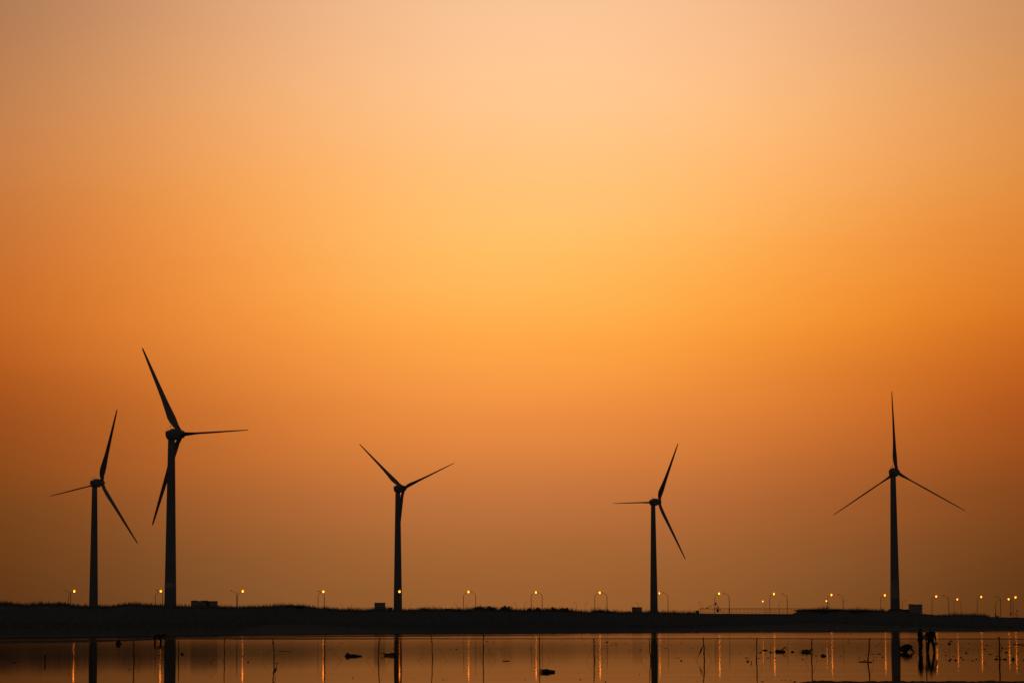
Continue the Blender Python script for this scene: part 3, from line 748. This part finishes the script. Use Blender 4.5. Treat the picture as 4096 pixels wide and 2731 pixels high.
s_ = stake(2818, 2641, 2813, 2547, 'leaning stake with a thick broken stick propped against it', zr(2700,(345,1155),(310,1250)), zr(2700,(440,1030),(540,1245)), .066, .005, (.3,))
g0 = G(2818, 2641); a = W(2813, 2580, g0.y); e = W(2796, 2617, g0.y)
MB().tube([(a.x - g0.x, -.02, a.z), ((a.x + e.x) / 2 - g0.x, -.05, (a.z + e.z) / 2), (e.x - g0.x, -.06, e.z)], [.02, .05, .018], 6).build('broken_stick', 'wood', s_)
stake(3026.5, 2641, 3027.6, 2549, 'thick stake left of the floating engine', zr(2700,(1185,1000),(1070,1225)), zr(2700,(1210,1000),(1318,1248)), .066)
stake(3247, 2643, 3247.5, 2553, 'stake right of the spiky clump', zr(2700,(1945,1120),(1888,1250)), zr(2700,(2010,1060),(2068,1250)), .066)
stake(3472, 2646, 3479, 2550, 'leaning stake standing at a floating plank', zr(3150,(1160,1130),(1085,1250)), zr(3150,(1210,1060),(1260,1250)), .074)
stake(3706.5, 2638, 3704.7, 2540.5, 'stake between the two standing people', None, None, .066)
stake(3998.3, 2642, 3996.3, 2544.6, 'thick dark stake near the right edge', None, None, .084, .004, (.15,))
def stub(px, y0, y1, label, w=.05, m='wood', cat='stick', name='short_stick', dx=0):
    g0 = G(px, y1); t_ = W(px + dx, y0, g0.y)
    o = MB().tube([(0, 0, -.1), (0, 0, t_.z * .5), (t_.x - g0.x, 0, t_.z)], [w / 2, w / 2, w / 2.5], 6).build(name, m); o.location = g0; tag(o, label, cat, 'short sticks standing in the water')
stub(180, 2619, 2650, 'short thick stump alone in the water near the left edge', .10)
stub(2326, 2531, 2549, 'thin far stick in the channel left of the small far pegs', .07)
stub(2436.5, 2532, 2538.5, 'tiny far peg under the arched lamp pair', .10)
stub(2508.7, 2531.5, 2538.5, 'tiny far peg left of the fourth turbine reflection', .10)
stub(3055.5, 2529.5, 2538, 'tiny far peg at the top of a thin lamp streak', .12)
stub(3021, 2530, 2537, 'thin tilted far stick left of a stake top', .05, dx=1.5)
stub(2880.4, 2530, 2537, 'tiny far peg in the bright lamp streak behind the winch', .10)
stub(3382.3, 2528, 2539.5, 'first of two thin far sticks left of the last turbine reflection', .07)
stub(3401, 2531.5, 2537.5, 'second shorter of two thin far sticks left of the last turbine reflection', .07)
stub(3005.5, 2641, 2650, 'small upright stub left of the thick stake', .05)

# ------------------------------------------------------------------ floating things
def flat_sil(name, pts, base, thick, m, label, cat, refine=None):
    """solid object: outline of its side, real thickness, rounded edges"""
    g0 = G(*base); D = g0.y
    P = [W(x, y, D) for x, y in pts]
    b = MB(); n = len(P); cen = sum(P, Vector()) / n
    rings = []
    for off, sc in ((-thick / 2, .72), (-thick / 3, .95), (0, 1.0), (thick / 3, .95), (thick / 2, .72)):
        rings.append([(cen.x + (p.x - cen.x) * sc - g0.x, off, cen.z + (p.z - cen.z) * sc) for p in P])
    b.ring_loft(rings); o = b.build(name, m); o.location = g0; tag(o, label, cat); return o
def z5(u_, v_): return (1340 + u_ / 9.046, 2580 + v_ / 9.046)
flat_sil('driftwood', [z5(*p) for p in [(335,395),(380,340),(410,300),(425,262),(445,258),(480,280),(520,300),(550,318),(620,318),(690,310),(740,315),(800,332),(880,348),(940,358),(985,362),(990,395),(900,402),(700,408),(500,410),(400,408)]], z5(600, 402), .5, 'wood', 'big dark lump of driftwood with a raised knob at its left end', 'driftwood')
rt = flat_sil('raft', [z5(*p) for p in [(1765,372),(1775,310),(1775,288),(1850,290),(1985,292),(2000,264),(2150,262),(2230,266),(2230,372)]], z5(2000, 375), .7, 'wood', 'low dark raft with a slanting bar, in front of the third turbine reflection', 'raft')
g0 = G(*z5(2000, 375)); a = W(*z5(1655, 262), g0.y); c = W(*z5(1790, 295), g0.y)
MB().tube([(a.x - g0.x, 0, a.z), (c.x - g0.x, 0, c.z)], [.05, .04], 6).build('steering_bar', 'wood', rt)
def z6(u_, v_): return (3000 + u_ / 5.88, 2560 + v_ / 5.88)
en = flat_sil('boat_engine', [z6(*p) for p in [(592,277),(592,214),(640,210),(655,213),(665,222),(700,211),(728,216),(745,226),(790,231),(832,238),(836,260),(832,276),(800,277)]], z6(700, 273), .5, 'iron', 'dark floating engine with a handle sticking up to the right', 'engine')
g0 = G(*z6(700, 273))
for (p1, p2, r) in (((730, 228), (855, 152), .045), ((755, 240), (802, 205), .03)):
    a = W(*z6(*p1), g0.y); c = W(*z6(*p2), g0.y); m_ = (a + c) / 2
    MB().tube([(a.x - g0.x, 0, a.z), (m_.x - g0.x, 0, m_.z + .02), (c.x - g0.x, 0, c.z)], r, 6).build('handle', 'iron', en)
g0 = G(*z6(1325, 284)); cl = empty('weed_clump', g0); b = MB().ball((0, 0, .02), (.33, .25, .19), 12, 6, jit=.1); b.build('mud_core', 'clump', cl)
b = MB(); rd = random.Random(11)
for i in range(34):
    x = rd.uniform(-.28, .28); l = rd.uniform(.15, .25) * (1.2 if abs(x) < .06 or x > .18 else 1); dx = x * .35 + rd.uniform(-.06, .06)
    b.tube([(x, rd.uniform(-.15, .15), .02), (x + dx, 0, .02 + l)], [.03, .004], 4)
b.build('weed_spikes', 'clump', cl); tag(cl, 'spiky clump of weed touching a stake right of the engine', 'weed clump')
# frayed basket near the bottom middle
def z7(u_, v_): return (2120 + u_ / 16.8, 2650 + v_ / 16.8)
bk = flat_sil('fish_basket', [z7(*p) for p in [(700,600),(800,520),(950,430),(1050,390),(1160,398),(1260,425),(1400,460),(1500,478),(1650,482),(1685,520),(1690,625),(1400,630),(1000,632),(820,625)]], z7(1300, 628), .55, 'clump', 'dark sagging fish basket with frayed reeds, near the bottom middle', 'basket')
g0 = G(*z7(1300, 628)); b = MB(); rd = random.Random(4)
for i in range(30):
    y0 = rd.uniform(430, 620); x1 = rd.uniform(430, 800); y1 = y0 + (y0 - 560) * .25 + rd.uniform(-15, 20)
    a = W(*z7(rd.uniform(900, 1100), y0), g0.y); c = W(*z7(x1, min(y1, 640)), g0.y)
    b.tube([(a.x - g0.x, rd.uniform(-.15, .15), a.z), (c.x - g0.x, rd.uniform(-.2, .2), max(.01, c.z))], [.008, .003], 4)
b.build('reed_ends', 'clump', bk)
# plank, leaning sticks, floats, tipped frame
def log(p1, p2, r, label, name='floating_plank', m='wood', cat='plank', z=0.0, jit=0):
    a = G(*p1); c = G(*p2); d = c - a; b = MB()
    pts = [(d.x * f, d.y * f, z + r * .4 + (.008 * math.sin(f * 17) if jit else 0)) for f in [i / 8 for i in range(9)]]
    b.tube(pts, [r * (1 if not jit else 1 + .35 * math.sin(i * 2.3)) for i in range(9)], 6)
    o = b.build(name, m); o.location = a; tag(o, label, cat)
log((3435.5, 2645.6), (3487, 2647), .03, 'straight plank floating across the foot of a leaning stake')
log((2010, 2642.7), (2038, 2642.7), .028, 'short straight plank floating right of the tall straight stake')
log((1115.5, 2604.3), (1162.5, 2604.5), .022, 'long thin knobbly log floating right of the heron', 'floating_log', cat='log', jit=1)
log((4054, 2577), (4110, 2578.5), .055, 'long dark log floating at the right edge', 'floating_log', 'clump', cat='log', jit=1)
g0 = G(839, 2648); t_ = W(856, 2632, g0.y); o = MB().tube([(0, 0, 0), (t_.x - g0.x, 0, t_.z)], [.02, .014], 6).build('leaning_stick', 'wood'); o.location = g0; tag(o, 'leaning stick poking up right in the wide building reflection', 'stick')
g0 = G(3935, 2651.5); o = empty('wire_frame', g0); b = MB()
P3 = [(-.02, 0, .03), (.13, 0, .10), (.15, .1, -.01)]; b.tube(P3 + [P3[0]], .008, 4); b.tube([(.15, 0, .05), (.17, 0, .12)], .006, 4); b.build('triangle', 'iron', o)
MB().tube([(.15, 0, .10), (.32, 0, .38)], .006, 4).build('rod', 'iron', o); tag(o, 'small triangular wire frame in the water near the right edge', 'frame')
def floatball(px, py, w, label):
    g0 = G(px, py); r = w / 2 * g0.y / F; o = MB().ball((0, 0, r * .55), (r, r, r * .9), 12, 8).build('float', 'clump', smooth=True); o.location = g0; tag(o, label, 'float', 'round floats on the water')
floatball(728.5, 2616.5, 12, 'round dark float right of the tallest turbine reflection')
floatball(992.5, 2647.5, 6.5, 'small round float between a lamp streak and the heron')

# ------------------------------------------------------------------ mud clumps and bits of flotsam: (u, v, w, h) in the survey zooms
CL = []
def add(bx, by, s, lst):
    for u_, v_, w, h in lst: CL.append((bx + u_ / s, by + v_ / s, w / s, h / s))
add(0, 2300, 3.638, [(10,1119,50,5),(195,1268,60,16),(315,1253,18,10),(780,1052,18,8),(655,1083,18,6),(1485,1085,10,4),(1550,1085,14,4),(1885,1370,34,8),(1008,1434,14,8),(962,1105,8,5),(1722,990,34,40)][:-1])
add(550, 2300, 3.638, [(880,1255,12,14),(880,1458,9,6),(1070,1483,28,6),(2170,1069,10,5),(1718,1144,5,4),(660,990,6,4),(1368,997,6,4)])
add(1100, 2300, 3.638, [(175,1069,14,5),(365,1340,14,6),(822,975,14,7),(965,980,42,7),(1103,972,12,9),(1210,972,14,8),(1355,982,12,5),(1632,980,14,6),(945,1028,16,7),(905,1032,14,4),(750,1028,16,5),(990,1062,7,5),(790,1081,28,4),(1243,1126,16,6),(1640,1076,14,7),(1590,1018,10,5),(1720,1065,18,6),(1390,1196,20,4),(1130,1490,14,16),(1550,1513,16,4),(2025,1500,16,7),(2030,1038,12,3),(2080,1037,16,4),(260,978,32,5),(370,990,12,4),(1498,1070,8,5),(2160,1124,7,4)])
add(1650, 2300, 3.638, [(275,965,22,12),(660,981,8,8),(728,971,18,9),(855,970,24,5),(925,967,14,6),(1080,963,24,14),(1175,966,34,4),(1350,966,26,4),(1425,966,12,4),(2005,967,24,4),(2170,955,24,5),(1173,989,26,4),(640,1075,28,13),(560,1079,46,5),(787,1070,10,5),(1275,1077,30,6),(1395,1137,12,8),(1432,1185,14,10),(1720,1069,12,16),(1685,1058,6,4),(2142,1080,8,6),(1410,1396,10,6),(1588,1394,7,5),(1540,1495,11,5),(1638,1520,7,18),(450,1515,7,20),(492,1518,10,8),(1740,1169,12,4)])
add(2200, 2300, 3.638, [(175,955,26,5),(488,950,14,4),(655,958,12,7),(828,975,32,18),(950,985,70,4),(1100,985,60,4),(1225,984,26,5),(1355,980,22,10),(1038,967,14,6),(512,1016,16,7),(325,1017,20,5),(970,1013,34,10),(895,1016,34,6),(1070,1008,16,4),(1130,1008,14,5),(750,1069,18,10),(806,1067,16,8),(1162,1092,28,10),(1313,1084,26,10),(1385,1086,18,4),(1313,1128,14,6),(1140,1125,14,6),(1425,1115,14,6),(590,1076,10,6),(1120,1076,8,5),(690,1188,18,4),(1048,1197,8,6),(945,1197,10,4),(1393,1190,9,10),(142,1080,8,6),(1690,1056,30,10),(1765,1015,18,5),(1905,988,28,6),(2003,1022,12,6),(2070,1058,36,5),(1815,1115,26,4),(1910,1243,20,18),(1870,1202,30,7),(2108,1203,16,7),(1830,1197,8,6),(2152,1168,9,7),(2030,1112,10,4),(2065,1128,14,5),(1300,1440,13,10),(888,1423,9,6),(1008,1486,8,5),(440,1515,14,16),(755,1530,16,7),(810,1545,18,16),(1895,1530,14,8),(1985,1535,24,5),(2055,1498,10,5),(422,1422,12,4),(442,1408,7,5),(1660,965,24,5)])
add(2700, 2300, 3.638, [(535,1010,11,10),(505,1079,16,6),(593,1060,11,7),(570,1093,8,5),(685,963,20,4),(610,972,16,5),(838,965,9,5),(968,972,18,4),(1098,1037,11,9),(1140,942,10,7),(1083,898,28,9),(1825,915,14,10),(1705,999,30,5),(1150,1078,18,7),(1207,1080,9,5),(1480,1067,18,4),(1625,1072,20,10),(1745,1067,32,5),(1310,1092,52,24),(1240,1122,36,15),(1390,1120,32,20),(1435,1123,40,5),(1708,1115,42,26),(1822,1120,20,18),(2148,1070,16,8),(2000,1067,40,7),(1040,1200,40,9),(1220,1206,28,9),(1355,1202,36,10),(1462,1205,14,10),(1055,1250,24,26),(1750,1158,10,6),(1805,1187,6,6),(1858,1220,22,11),(1932,1210,10,6),(845,1133,10,5),(945,1138,26,5),(488,1170,11,8),(628,1429,8,6),(885,1423,10,6),(370,1438,8,7),(510,1521,20,7),(585,1533,22,7),(735,1512,11,6),(790,1515,11,7),(1080,1532,26,6),(905,1018,8,5),(2055,1168,36,10),(1270,1545,40,10),(1340,1520,30,6),(1550,1525,30,6),(1610,1528,26,6),(400,1535,20,6),(330,1540,20,6)])
add(3150, 2300, 3.638, [(627,1005,22,7),(885,948,20,11),(890,973,32,8),(900,988,14,5),(745,1030,9,7),(862,1093,8,6),(1025,1056,28,6),(1100,1097,18,4),(1283,1038,12,8),(1350,984,22,5),(1280,1021,30,5),(1328,1016,18,6),(1258,1131,12,9),(1240,1146,70,5),(1325,1143,56,11),(775,1180,28,8),(882,1183,20,5),(622,1169,28,8),(680,1172,8,6),(520,1172,66,38),(1045,1200,20,13),(1130,1237,20,13),(1252,1233,20,10),(1390,1188,30,11),(1290,1186,20,8),(792,1217,8,5),(885,1256,8,5),(590,1110,7,6),(985,1120,6,5),(1718,1222,24,7),(1665,980,26,6),(510,1070,16,8),(40,1530,26,8),(110,1545,40,12)])
add(3760, 2540, 7.0, [(30,258,30,20),(265,245,70,60),(310,165,64,40),(375,250,20,9),(412,215,10,10),(820,232,28,22),(957,243,20,20),(600,330,52,12),(665,370,34,16),(478,373,18,14),(820,372,56,14),(885,375,30,10),(950,388,56,9),(1110,378,52,6),(1255,390,46,24),(80,415,40,10),(125,472,38,12),(210,507,36,10),(225,428,26,7),(440,432,70,12),(580,422,36,15),(725,426,36,16),(790,427,34,11),(900,427,15,12),(1310,433,30,8),(65,560,18,12),(165,558,48,22),(375,583,32,26),(580,614,54,22),(720,478,42,24),(740,512,34,34),(785,508,26,18),(840,520,20,11),(957,522,20,12),(1380,525,52,22),(1440,527,46,20),(1320,275,48,30),(1420,295,56,11),(1480,348,24,12),(1490,205,38,5),(295,668,66,28),(275,706,66,30),(440,695,50,42),(400,690,28,20),(645,672,52,26),(880,675,30,16),(918,710,34,28),(1015,668,34,36),(790,682,66,6),(1115,683,34,4),(1215,663,15,16),(1545,587,20,14),(1608,587,50,20),(1580,665,90,38),(1570,690,34,26),(1700,670,28,22),(1815,670,70,46),(2045,668,66,78),(1855,480,80,36),(1865,627,30,14),(1870,737,36,16),(1740,350,50,28),(1840,372,62,16),(1760,375,34,22),(1700,432,34,20),(1815,295,18,12),(1745,258,46,7),(1945,252,50,16),(2300,315,60,9),(2250,443,38,18),(2170,500,58,18),(2030,482,36,9),(2060,592,34,14),(2270,632,22,9),(2270,672,36,10),(2340,690,36,38),(2345,445,24,14),(1130,587,22,7)])
add(3560, 2490, 6.504, [(1185,575,50,26),(1330,565,30,15),(1195,655,36,9),(305,517,40,12),(520,525,28,7),(570,590,38,13),(290,580,26,7),(1375,712,38,7),(1455,847,40,15),(1365,847,18,9),(1415,765,32,9),(1165,912,26,13),(400,950,22,11),(910,922,36,9),(875,843,22,9),(480,953,14,7),(1475,945,20,16)])
rd = random.Random(21); protos = []
for i in range(9):
    b = MB(); k = rd.randint(2, 4)
    for q_ in range(k):
        cx = rd.uniform(-.28, .28) if q_ else 0; rx = rd.uniform(.22, .5) if q_ else rd.uniform(.34, .5)
        b.ball((cx, rd.uniform(-.15, .15), 0.0), (min(rx, .5 - abs(cx) * .6), rd.uniform(.25, .45), rd.uniform(.5, 1.0) if q_ == 0 else rd.uniform(.3, .7)), 8, 6, jit=.16, rnd=rd)
    me_o = b.build('mud_clump', 'clump'); protos.append(me_o)
usedp = set()
BAYS = [(300, 'left of first turbine'), (640, 'before the tallest turbine'), (1080, 'left of the heron'), (1580, 'right of the heron'), (2160, 'left of the basket'), (2590, 'right of the basket'), (3030, 'left of thick stake'), (3250, 'around the engine'), (3565, 'left of last turbine'), (3780, 'around the people'), (3900, 'right of the people'), (3995, 'left of last stake'), (9999, 'at right edge')]
ONES = 'zeroth first second third fourth fifth sixth seventh eighth ninth tenth eleventh twelfth thirteenth fourteenth fifteenth sixteenth seventeenth eighteenth nineteenth'.split()
TENS = {2: 'twentieth', 3: 'thirtieth', 4: 'fortieth', 5: 'fiftieth', 6: 'sixtieth', 7: 'seventieth', 8: 'eightieth', 9: 'ninetieth'}; TEN = {2: 'twenty', 3: 'thirty', 4: 'forty', 5: 'fifty', 6: 'sixty', 7: 'seventy', 8: 'eighty', 9: 'ninety'}
def ordinal(n): return ONES[n] if n < 20 else (TENS[n // 10] if n % 10 == 0 else TEN[n // 10] + '-' + ONES[n % 10])
def where(px, py):
    return ('far' if py < 2572 else ('middle' if py < 2640 else 'near')), next(b for a, b in BAYS if px < a)
CL = [c for c in CL if c[2] > 0]
RANK = {}
for c in sorted(CL, key=lambda c: c[0]):
    k = where(c[0], c[1]); RANK[k] = RANK.get(k, 0) + 1; RANK[c] = RANK[k]
def clump_label(px, py, w, h):
    size = 'tiny' if w < 3.2 else ('small' if w < 6 else ('middling' if w < 11 else 'large'))
    zone, bay = where(px, py)
    return '%s %s mud clump, %s from left in %s water %s' % (size, 'flat' if h < 2.2 else 'rounded', ordinal(RANK[(px, py, w, h)]), zone, bay), 'mud clumps scattered on the shallow water'
for i, (px, py, w, h) in enumerate(CL):
    if w <= 0: continue
    hh = h * .5                                   # half of the dark shape is its own reflection
    g0 = G(px, py + hh * .15); mpp = g0.y / F
    k = i % len(protos); pr = protos[k]
    if k in usedp:
        o = pr.copy(); COL.objects.link(o)
    else: o = pr; usedp.add(k)
    o.location = (g0.x, g0.y, -0.004)
    ww = w * mpp * 1.45; hh = max(1.6, hh * 2.1); o.scale = (ww, min(max(ww * .8, .12), .8), max(.012, hh * mpp)); o.rotation_euler = (0, 0, 0 if i % 2 else math.pi)
    lb, gp = clump_label(px, py, w, h); tag(o, lb, 'mud clump', gp)

# ------------------------------------------------------------------ people and the heron
def solid(name, prims, m, parent, voxel):
    """prims: (kind, ...) tapered limbs and ellipsoids fused into one continuous surface"""
    b = MB()
    for p in prims:
        if p[0] == 'l':
            pts = [Vector(q_) for q_ in p[1]]; b.tube(pts, p[2], 12)
            for q_, r_ in zip(pts, p[2]): b.ball(q_, r_, 12, 8)
        else: b.ball(p[1], p[2], 16, 10, p[3] if len(p) > 3 else None)
    o = b.build(name, m, parent)
    md = o.modifiers.new('fuse', 'REMESH'); md.mode = 'VOXEL'; md.voxel_size = voxel; md.use_smooth_shade = True
    sm = o.modifiers.new('soft', 'SMOOTH'); sm.iterations = 3; sm.factor = .5
    dg = bpy.context.evaluated_depsgraph_get(); me = bpy.data.meshes.new_from_object(o.evaluated_get(dg)); o.modifiers.clear(); o.data = me
    return o
def hand(w, d, s=1.0, curl=.6):
    """palm, four bent fingers and a thumb; w wrist, d direction of the hand"""
    w = Vector(w); d = Vector(d).normalized(); sd, up = frame_of(d); out = []
    palm = w + d * .045; out.append(('l', [w, w + d * .04, w + d * .085], [.026 * s, .034 * s, .030 * s]))
    for i, (off, ln) in enumerate(((-.027, .070), (-.009, .080), (.009, .075), (.026, .058))):
        a = w + d * .085 + sd * off; b1 = a + (d * .9 - up * curl * .4) * ln * .5; c = b1 + (d * .6 - up * curl) * ln * .45
        out.append(('l', [a, b1, c], [.0095, .0088, .0075]))
    a = w + d * .03 + sd * -.03; out.append(('l', [a, a + (d * .5 - sd * .8).normalized() * .035, a + (d * .9 - sd * .6).normalized() * .065], [.012, .010, .008]))
    return out
def head(c, face, tilt=0.0):
    """skull, jaw, nose, ears, brow and lips round centre c, looking along face"""
    c = Vector(c); f = Vector(face).normalized(); s = f.cross(Vector((0, 0, 1))).normalized(); u_ = s.cross(f)
    q_ = Matrix((f, s * -1, u_)).transposed()
    o = [('e', c + u_ * .02, (.098, .078, .105), q_), ('e', c + f * .035 - u_ * .055, (.06, .055, .06), q_), ('e', c + f * .10 - u_ * .015, (.02, .012, .024), q_),
         ('e', c + f * .085 - u_ * .055, (.012, .024, .01), q_), ('e', c + f * .082 + u_ * .02, (.014, .05, .010), q_)]
    for g_ in (-1, 1): o += [('e', c + s * .078 * g_ - u_ * .005, (.018, .012, .030), q_), ('e', c + f * .078 + s * .03 * g_ + u_ * .002, (.013, .014, .009), q_)]
    return o, q_, f, s, u_
def person(loc, J, label, face, coat=(), vox=.011, scl=(1, 1, 1)):
    root = empty('person', loc); root.scale = scl
    V = {k: Vector(q_) for k, q_ in J.items()}
    hd, q_, f, s, u_ = head(V['head'], face)
    sh = (V['shL'] + V['shR']) / 2; hp = (V['hipL'] + V['hipR']) / 2; mid = (sh + hp) / 2 + (V['bulge'] if 'bulge' in V else Vector())
    torso = [('l', [hp, hp + (mid - hp) * .5, mid, mid + (sh - mid) * .6, sh], [.135, .125, .125, .14, .10]), ('l', [V['shL'], sh, V['shR']], [.065, .10, .065]), ('l', [V['hipL'], hp, V['hipR']], [.10, .125, .10])]
    neck = [('l', [sh, V['head'] - u_ * .06], [.06, .052])]
    arms = []; legs = []; feet = []; hands = []
    for g_ in 'LR':
        arms.append(('l', [V['sh' + g_], (V['sh' + g_] + V['el' + g_]) / 2, V['el' + g_], (V['el' + g_] + V['wr' + g_]) / 2, V['wr' + g_]], [.052, .048, .040, .037, .027]))
        hands += hand(V['wr' + g_], V['wr' + g_] - V['el' + g_])
        legs.append(('l', [V['hip' + g_], (V['hip' + g_] + V['kn' + g_]) / 2, V['kn' + g_], (V['kn' + g_] * .6 + V['an' + g_] * .4), V['an' + g_]], [.088, .078, .055, .055, .038]))
        ft = V['toe' + g_]; feet.append(('l', [V['an' + g_], (V['an' + g_] + ft) / 2, ft], [.042, .04, .028]))
    solid('body', hd + neck + torso + arms + hands + legs + feet, 'skin', root, vox)
    def inf(pr, k): return [('l', a[1], [r_ + k for r_ in a[2]]) for a in pr]
    sl = [('l', a[1][:-1] + [a[1][-1] * .8 + a[1][-2] * .2], a[2]) for a in arms]
    solid('jacket', inf(torso[:2], .034) + inf([torso[2]], .016) + inf(sl, .026) + list(coat), 'cloth', root, .016)
    lg = [('l', a[1][:-1] + [a[1][-1] * .9 + a[1][-2] * .1], a[2]) for a in legs]
    solid('trousers', inf([torso[2]], .022) + inf(lg, .034), 'trouser', root, .016)
    solid('boots', inf(feet, .014), 'cloth', root, .014)
    hc = V['head'] + u_ * .035 - f * .018
    hr = [('e', hc, (.104, .088, .098), q_)]
    hrm = 'hair'
    solid('hair', hr, hrm, root, .012)
    tag(root, label, 'person', 'people gathering shellfish in the shallows'); return root
# standing person in profile, facing right
g1 = G(3681, 2608)
person(g1, dict(head=(.05,0,1.56), shL=(-.02,-.17,1.36), shR=(0,.17,1.36), elL=(.06,-.24,1.10), elR=(.04,.22,1.10), wrL=(.22,-.22,.96), wrR=(.20,.14,.98),
    hipL=(0,-.09,.86), hipR=(0,.09,.86), bulge=(.05,0,0), knL=(.06,-.10,.46), knR=(.03,.10,.46), anL=(-.01,-.10,.05), anR=(-.03,.09,.05), toeL=(.12,-.12,.0), toeR=(.10,.11,.0)),
    'person standing in profile facing right, hands held in front, left of the stake', (1, .1, -.12), coat=[('e', (.02, 0, 1.1), (.155, .2, .32)), ('e', (.02, 0, .88), (.15, .19, .20))], scl=(1.22, 1.15, 1.0))
# standing person, legs apart, hand on hip, holding a pale bag
g2 = G(3723, 2608)
person(g2, dict(head=(.01,-.02,1.56), shL=(-.22,0,1.36), shR=(.22,0,1.36), elL=(-.37,.04,1.12), elR=(.29,.02,1.10), wrL=(-.24,.0,.97), wrR=(.30,-.06,.93),
    hipL=(-.10,0,.86), hipR=(.10,0,.86), knL=(-.16,-.02,.46), knR=(.19,-.02,.46), anL=(-.17,0,.05), anR=(.23,0,.05), toeL=(-.20,-.14,.0), toeR=(.27,-.13,.0)),
    'person standing with legs apart and one hand on the hip, holding a pale bag', (.15, -1, -.1), coat=[('e', (0, 0, 1.18), (.245, .15, .24)), ('e', (0, 0, .95), (.205, .15, .24))], scl=(1.12, 1.15, 1.0))
hp = Vector((g2.x + .385, g2.y - .08, .70)); b = MB()
b.ring_loft([[(math.cos(2*math.pi*k/12) * r, math.sin(2*math.pi*k/12) * r * .8 + .0, z) for k in range(12)] for z, r in ((-.17, .05), (-.14, .09), (-.05, .105), (.05, .085), (.12, .05), (.18, .02), (.21, .03))])
bg_ = b.build('carried_bag', 'bag', smooth=True); bg_.location = hp; tag(bg_, 'pale rounded bag hanging from the hand of the person with legs apart', 'bag')
# crouching person with rounded back, reaching right into the water
g3 = G(3622, 2608)
person(g3, dict(head=(.34,-.02,.34), shL=(.22,-.18,.44), shR=(.22,.18,.44), elL=(.34,-.22,.20), elR=(.38,.15,.22), wrL=(.50,-.18,.06), wrR=(.52,.10,.06),
    hipL=(-.22,-.11,.20), hipR=(-.22,.11,.20), bulge=(-.03,0,.09), knL=(.16,-.16,.34), knR=(.16,.17,.34), anL=(-.08,-.14,.04), anR=(-.08,.14,.04), toeL=(.08,-.16,.0), toeR=(.08,.16,.0)),
    'person crouching with a rounded back, reaching down to the right beside the last turbine reflection', (.75, 0, -.65), coat=[('e', (-.06, 0, .25), (.33, .24, .25)), ('e', (.10, 0, .33), (.22, .22, .18))], scl=(1.12, 1.12, 1.02))
# far left: two bending people and one kneeling
def bending(px, py, flip, label):
    g = G(px, py); k = -1 if flip else 1
    J = dict(head=(.47*k,0,1.16), shL=(.30*k,-.18,1.07), shR=(.30*k,.18,1.07), elL=(.33*k,-.22,.80), elR=(.35*k,.2,.80), wrL=(.40*k,-.18,.56), wrR=(.40*k,.16,.56),
        hipL=(-.10*k,-.10,.82), hipR=(-.10*k,.10,.82), bulge=(-.02*k,0,.04), knL=(.02*k,-.14,.44), knR=(-.08*k,.14,.44), anL=(-.04*k,-.16,.03), anR=(-.14*k,.16,.03), toeL=(.08*k,-.18,-.02), toeR=(0,.18,-.02))
    person(g, J, label, (k * .7, 0, -.7), vox=.014)
bending(622, 2577.5, False, 'person bending over with arms hanging, left one of the pair beside the tallest turbine reflection')
bending(645, 2577.5, False, 'person bending over in dim light, right one of the pair beside the tallest turbine reflection')
g4 = G(474, 2581)
person(g4, dict(head=(.06,-.02,.60), shL=(.02,-.17,.46), shR=(.02,.17,.46), elL=(.16,-.20,.26), elR=(.18,.18,.26), wrL=(.30,-.14,.12), wrR=(.30,.12,.12),
    hipL=(-.16,-.10,.18), hipR=(-.16,.10,.18), bulge=(-.04,0,.03), knL=(.18,-.15,.30), knR=(.18,.15,.30), anL=(-.02,-.14,.04), anR=(-.02,.14,.04), toeL=(.12,-.15,0), toeR=(.12,.15,0)),
    'person squatting alone in the dim water between the two leftmost turbine reflections', (.8, -.2, -.5), vox=.014)

# heron: coordinates from the zoom at (1040,2600) x 11.97
gh = G(1101, 2709.5)
def hz(u_, v_, dy=0.0):
    p = W(1040 + u_ / 11.97, 2600 + v_ / 11.97, gh.y); return Vector((p.x - gh.x, dy, p.z))
hr_ = empty('heron', gh)
body = [('l', [hz(790, 815), hz(760, 870), hz(720, 950), hz(675, 1030), hz(640, 1090), hz(620, 1125)], [.018, .042, .055, .045, .026, .008]),
        ('l', [hz(790, 815), hz(806, 760), hz(800, 700), hz(785, 650), hz(795, 600), hz(820, 590)], [.020, .012, .011, .011, .013, .016]),
        ('l', [hz(815, 590), hz(850, 598), hz(870, 606)], [.018, .016, .008])]
solid('body', body, 'feather', hr_, .004)
MB().tube([hz(862, 603), hz(918, 628)], [.008, .0015], 6).build('beak', 'beak', hr_, True)
w = MB().tube([hz(770, 850, -.045), hz(715, 950, -.052), hz(650, 1060, -.035), hz(618, 1130, -.01)], [.012, .022, .016, .004], 7).build('wing', 'feather', hr_, True)
MB().tube([hz(800, 585), hz(770, 600), hz(752, 612)], [.006, .003, .001], 5).build('crest', 'feather', hr_, True)
for (a_, b1, c_) in (((690, 1040, -.02), (697, 1200, -.02), (694, 1320, -.02)), ((745, 1000, .02), (748, 1180, .02), (752, 1320, .02))):
    lg = MB().tube([hz(*a_), hz(*b1), hz(*c_)], [.009, .0055, .005], 6); e = hz(*c_)
    for dx, dy in ((.05, 0), (.04, .025), (.04, -.025), (-.025, 0)): lg.tube([(e.x, e.y, -.02), (e.x + dx, e.y + dy, -.025)], [.004, .002], 4)
    lg.build('leg', 'beak', hr_, True)
tag(hr_, 'grey heron standing in the shallows facing right, in front of a leaning stake', 'heron')
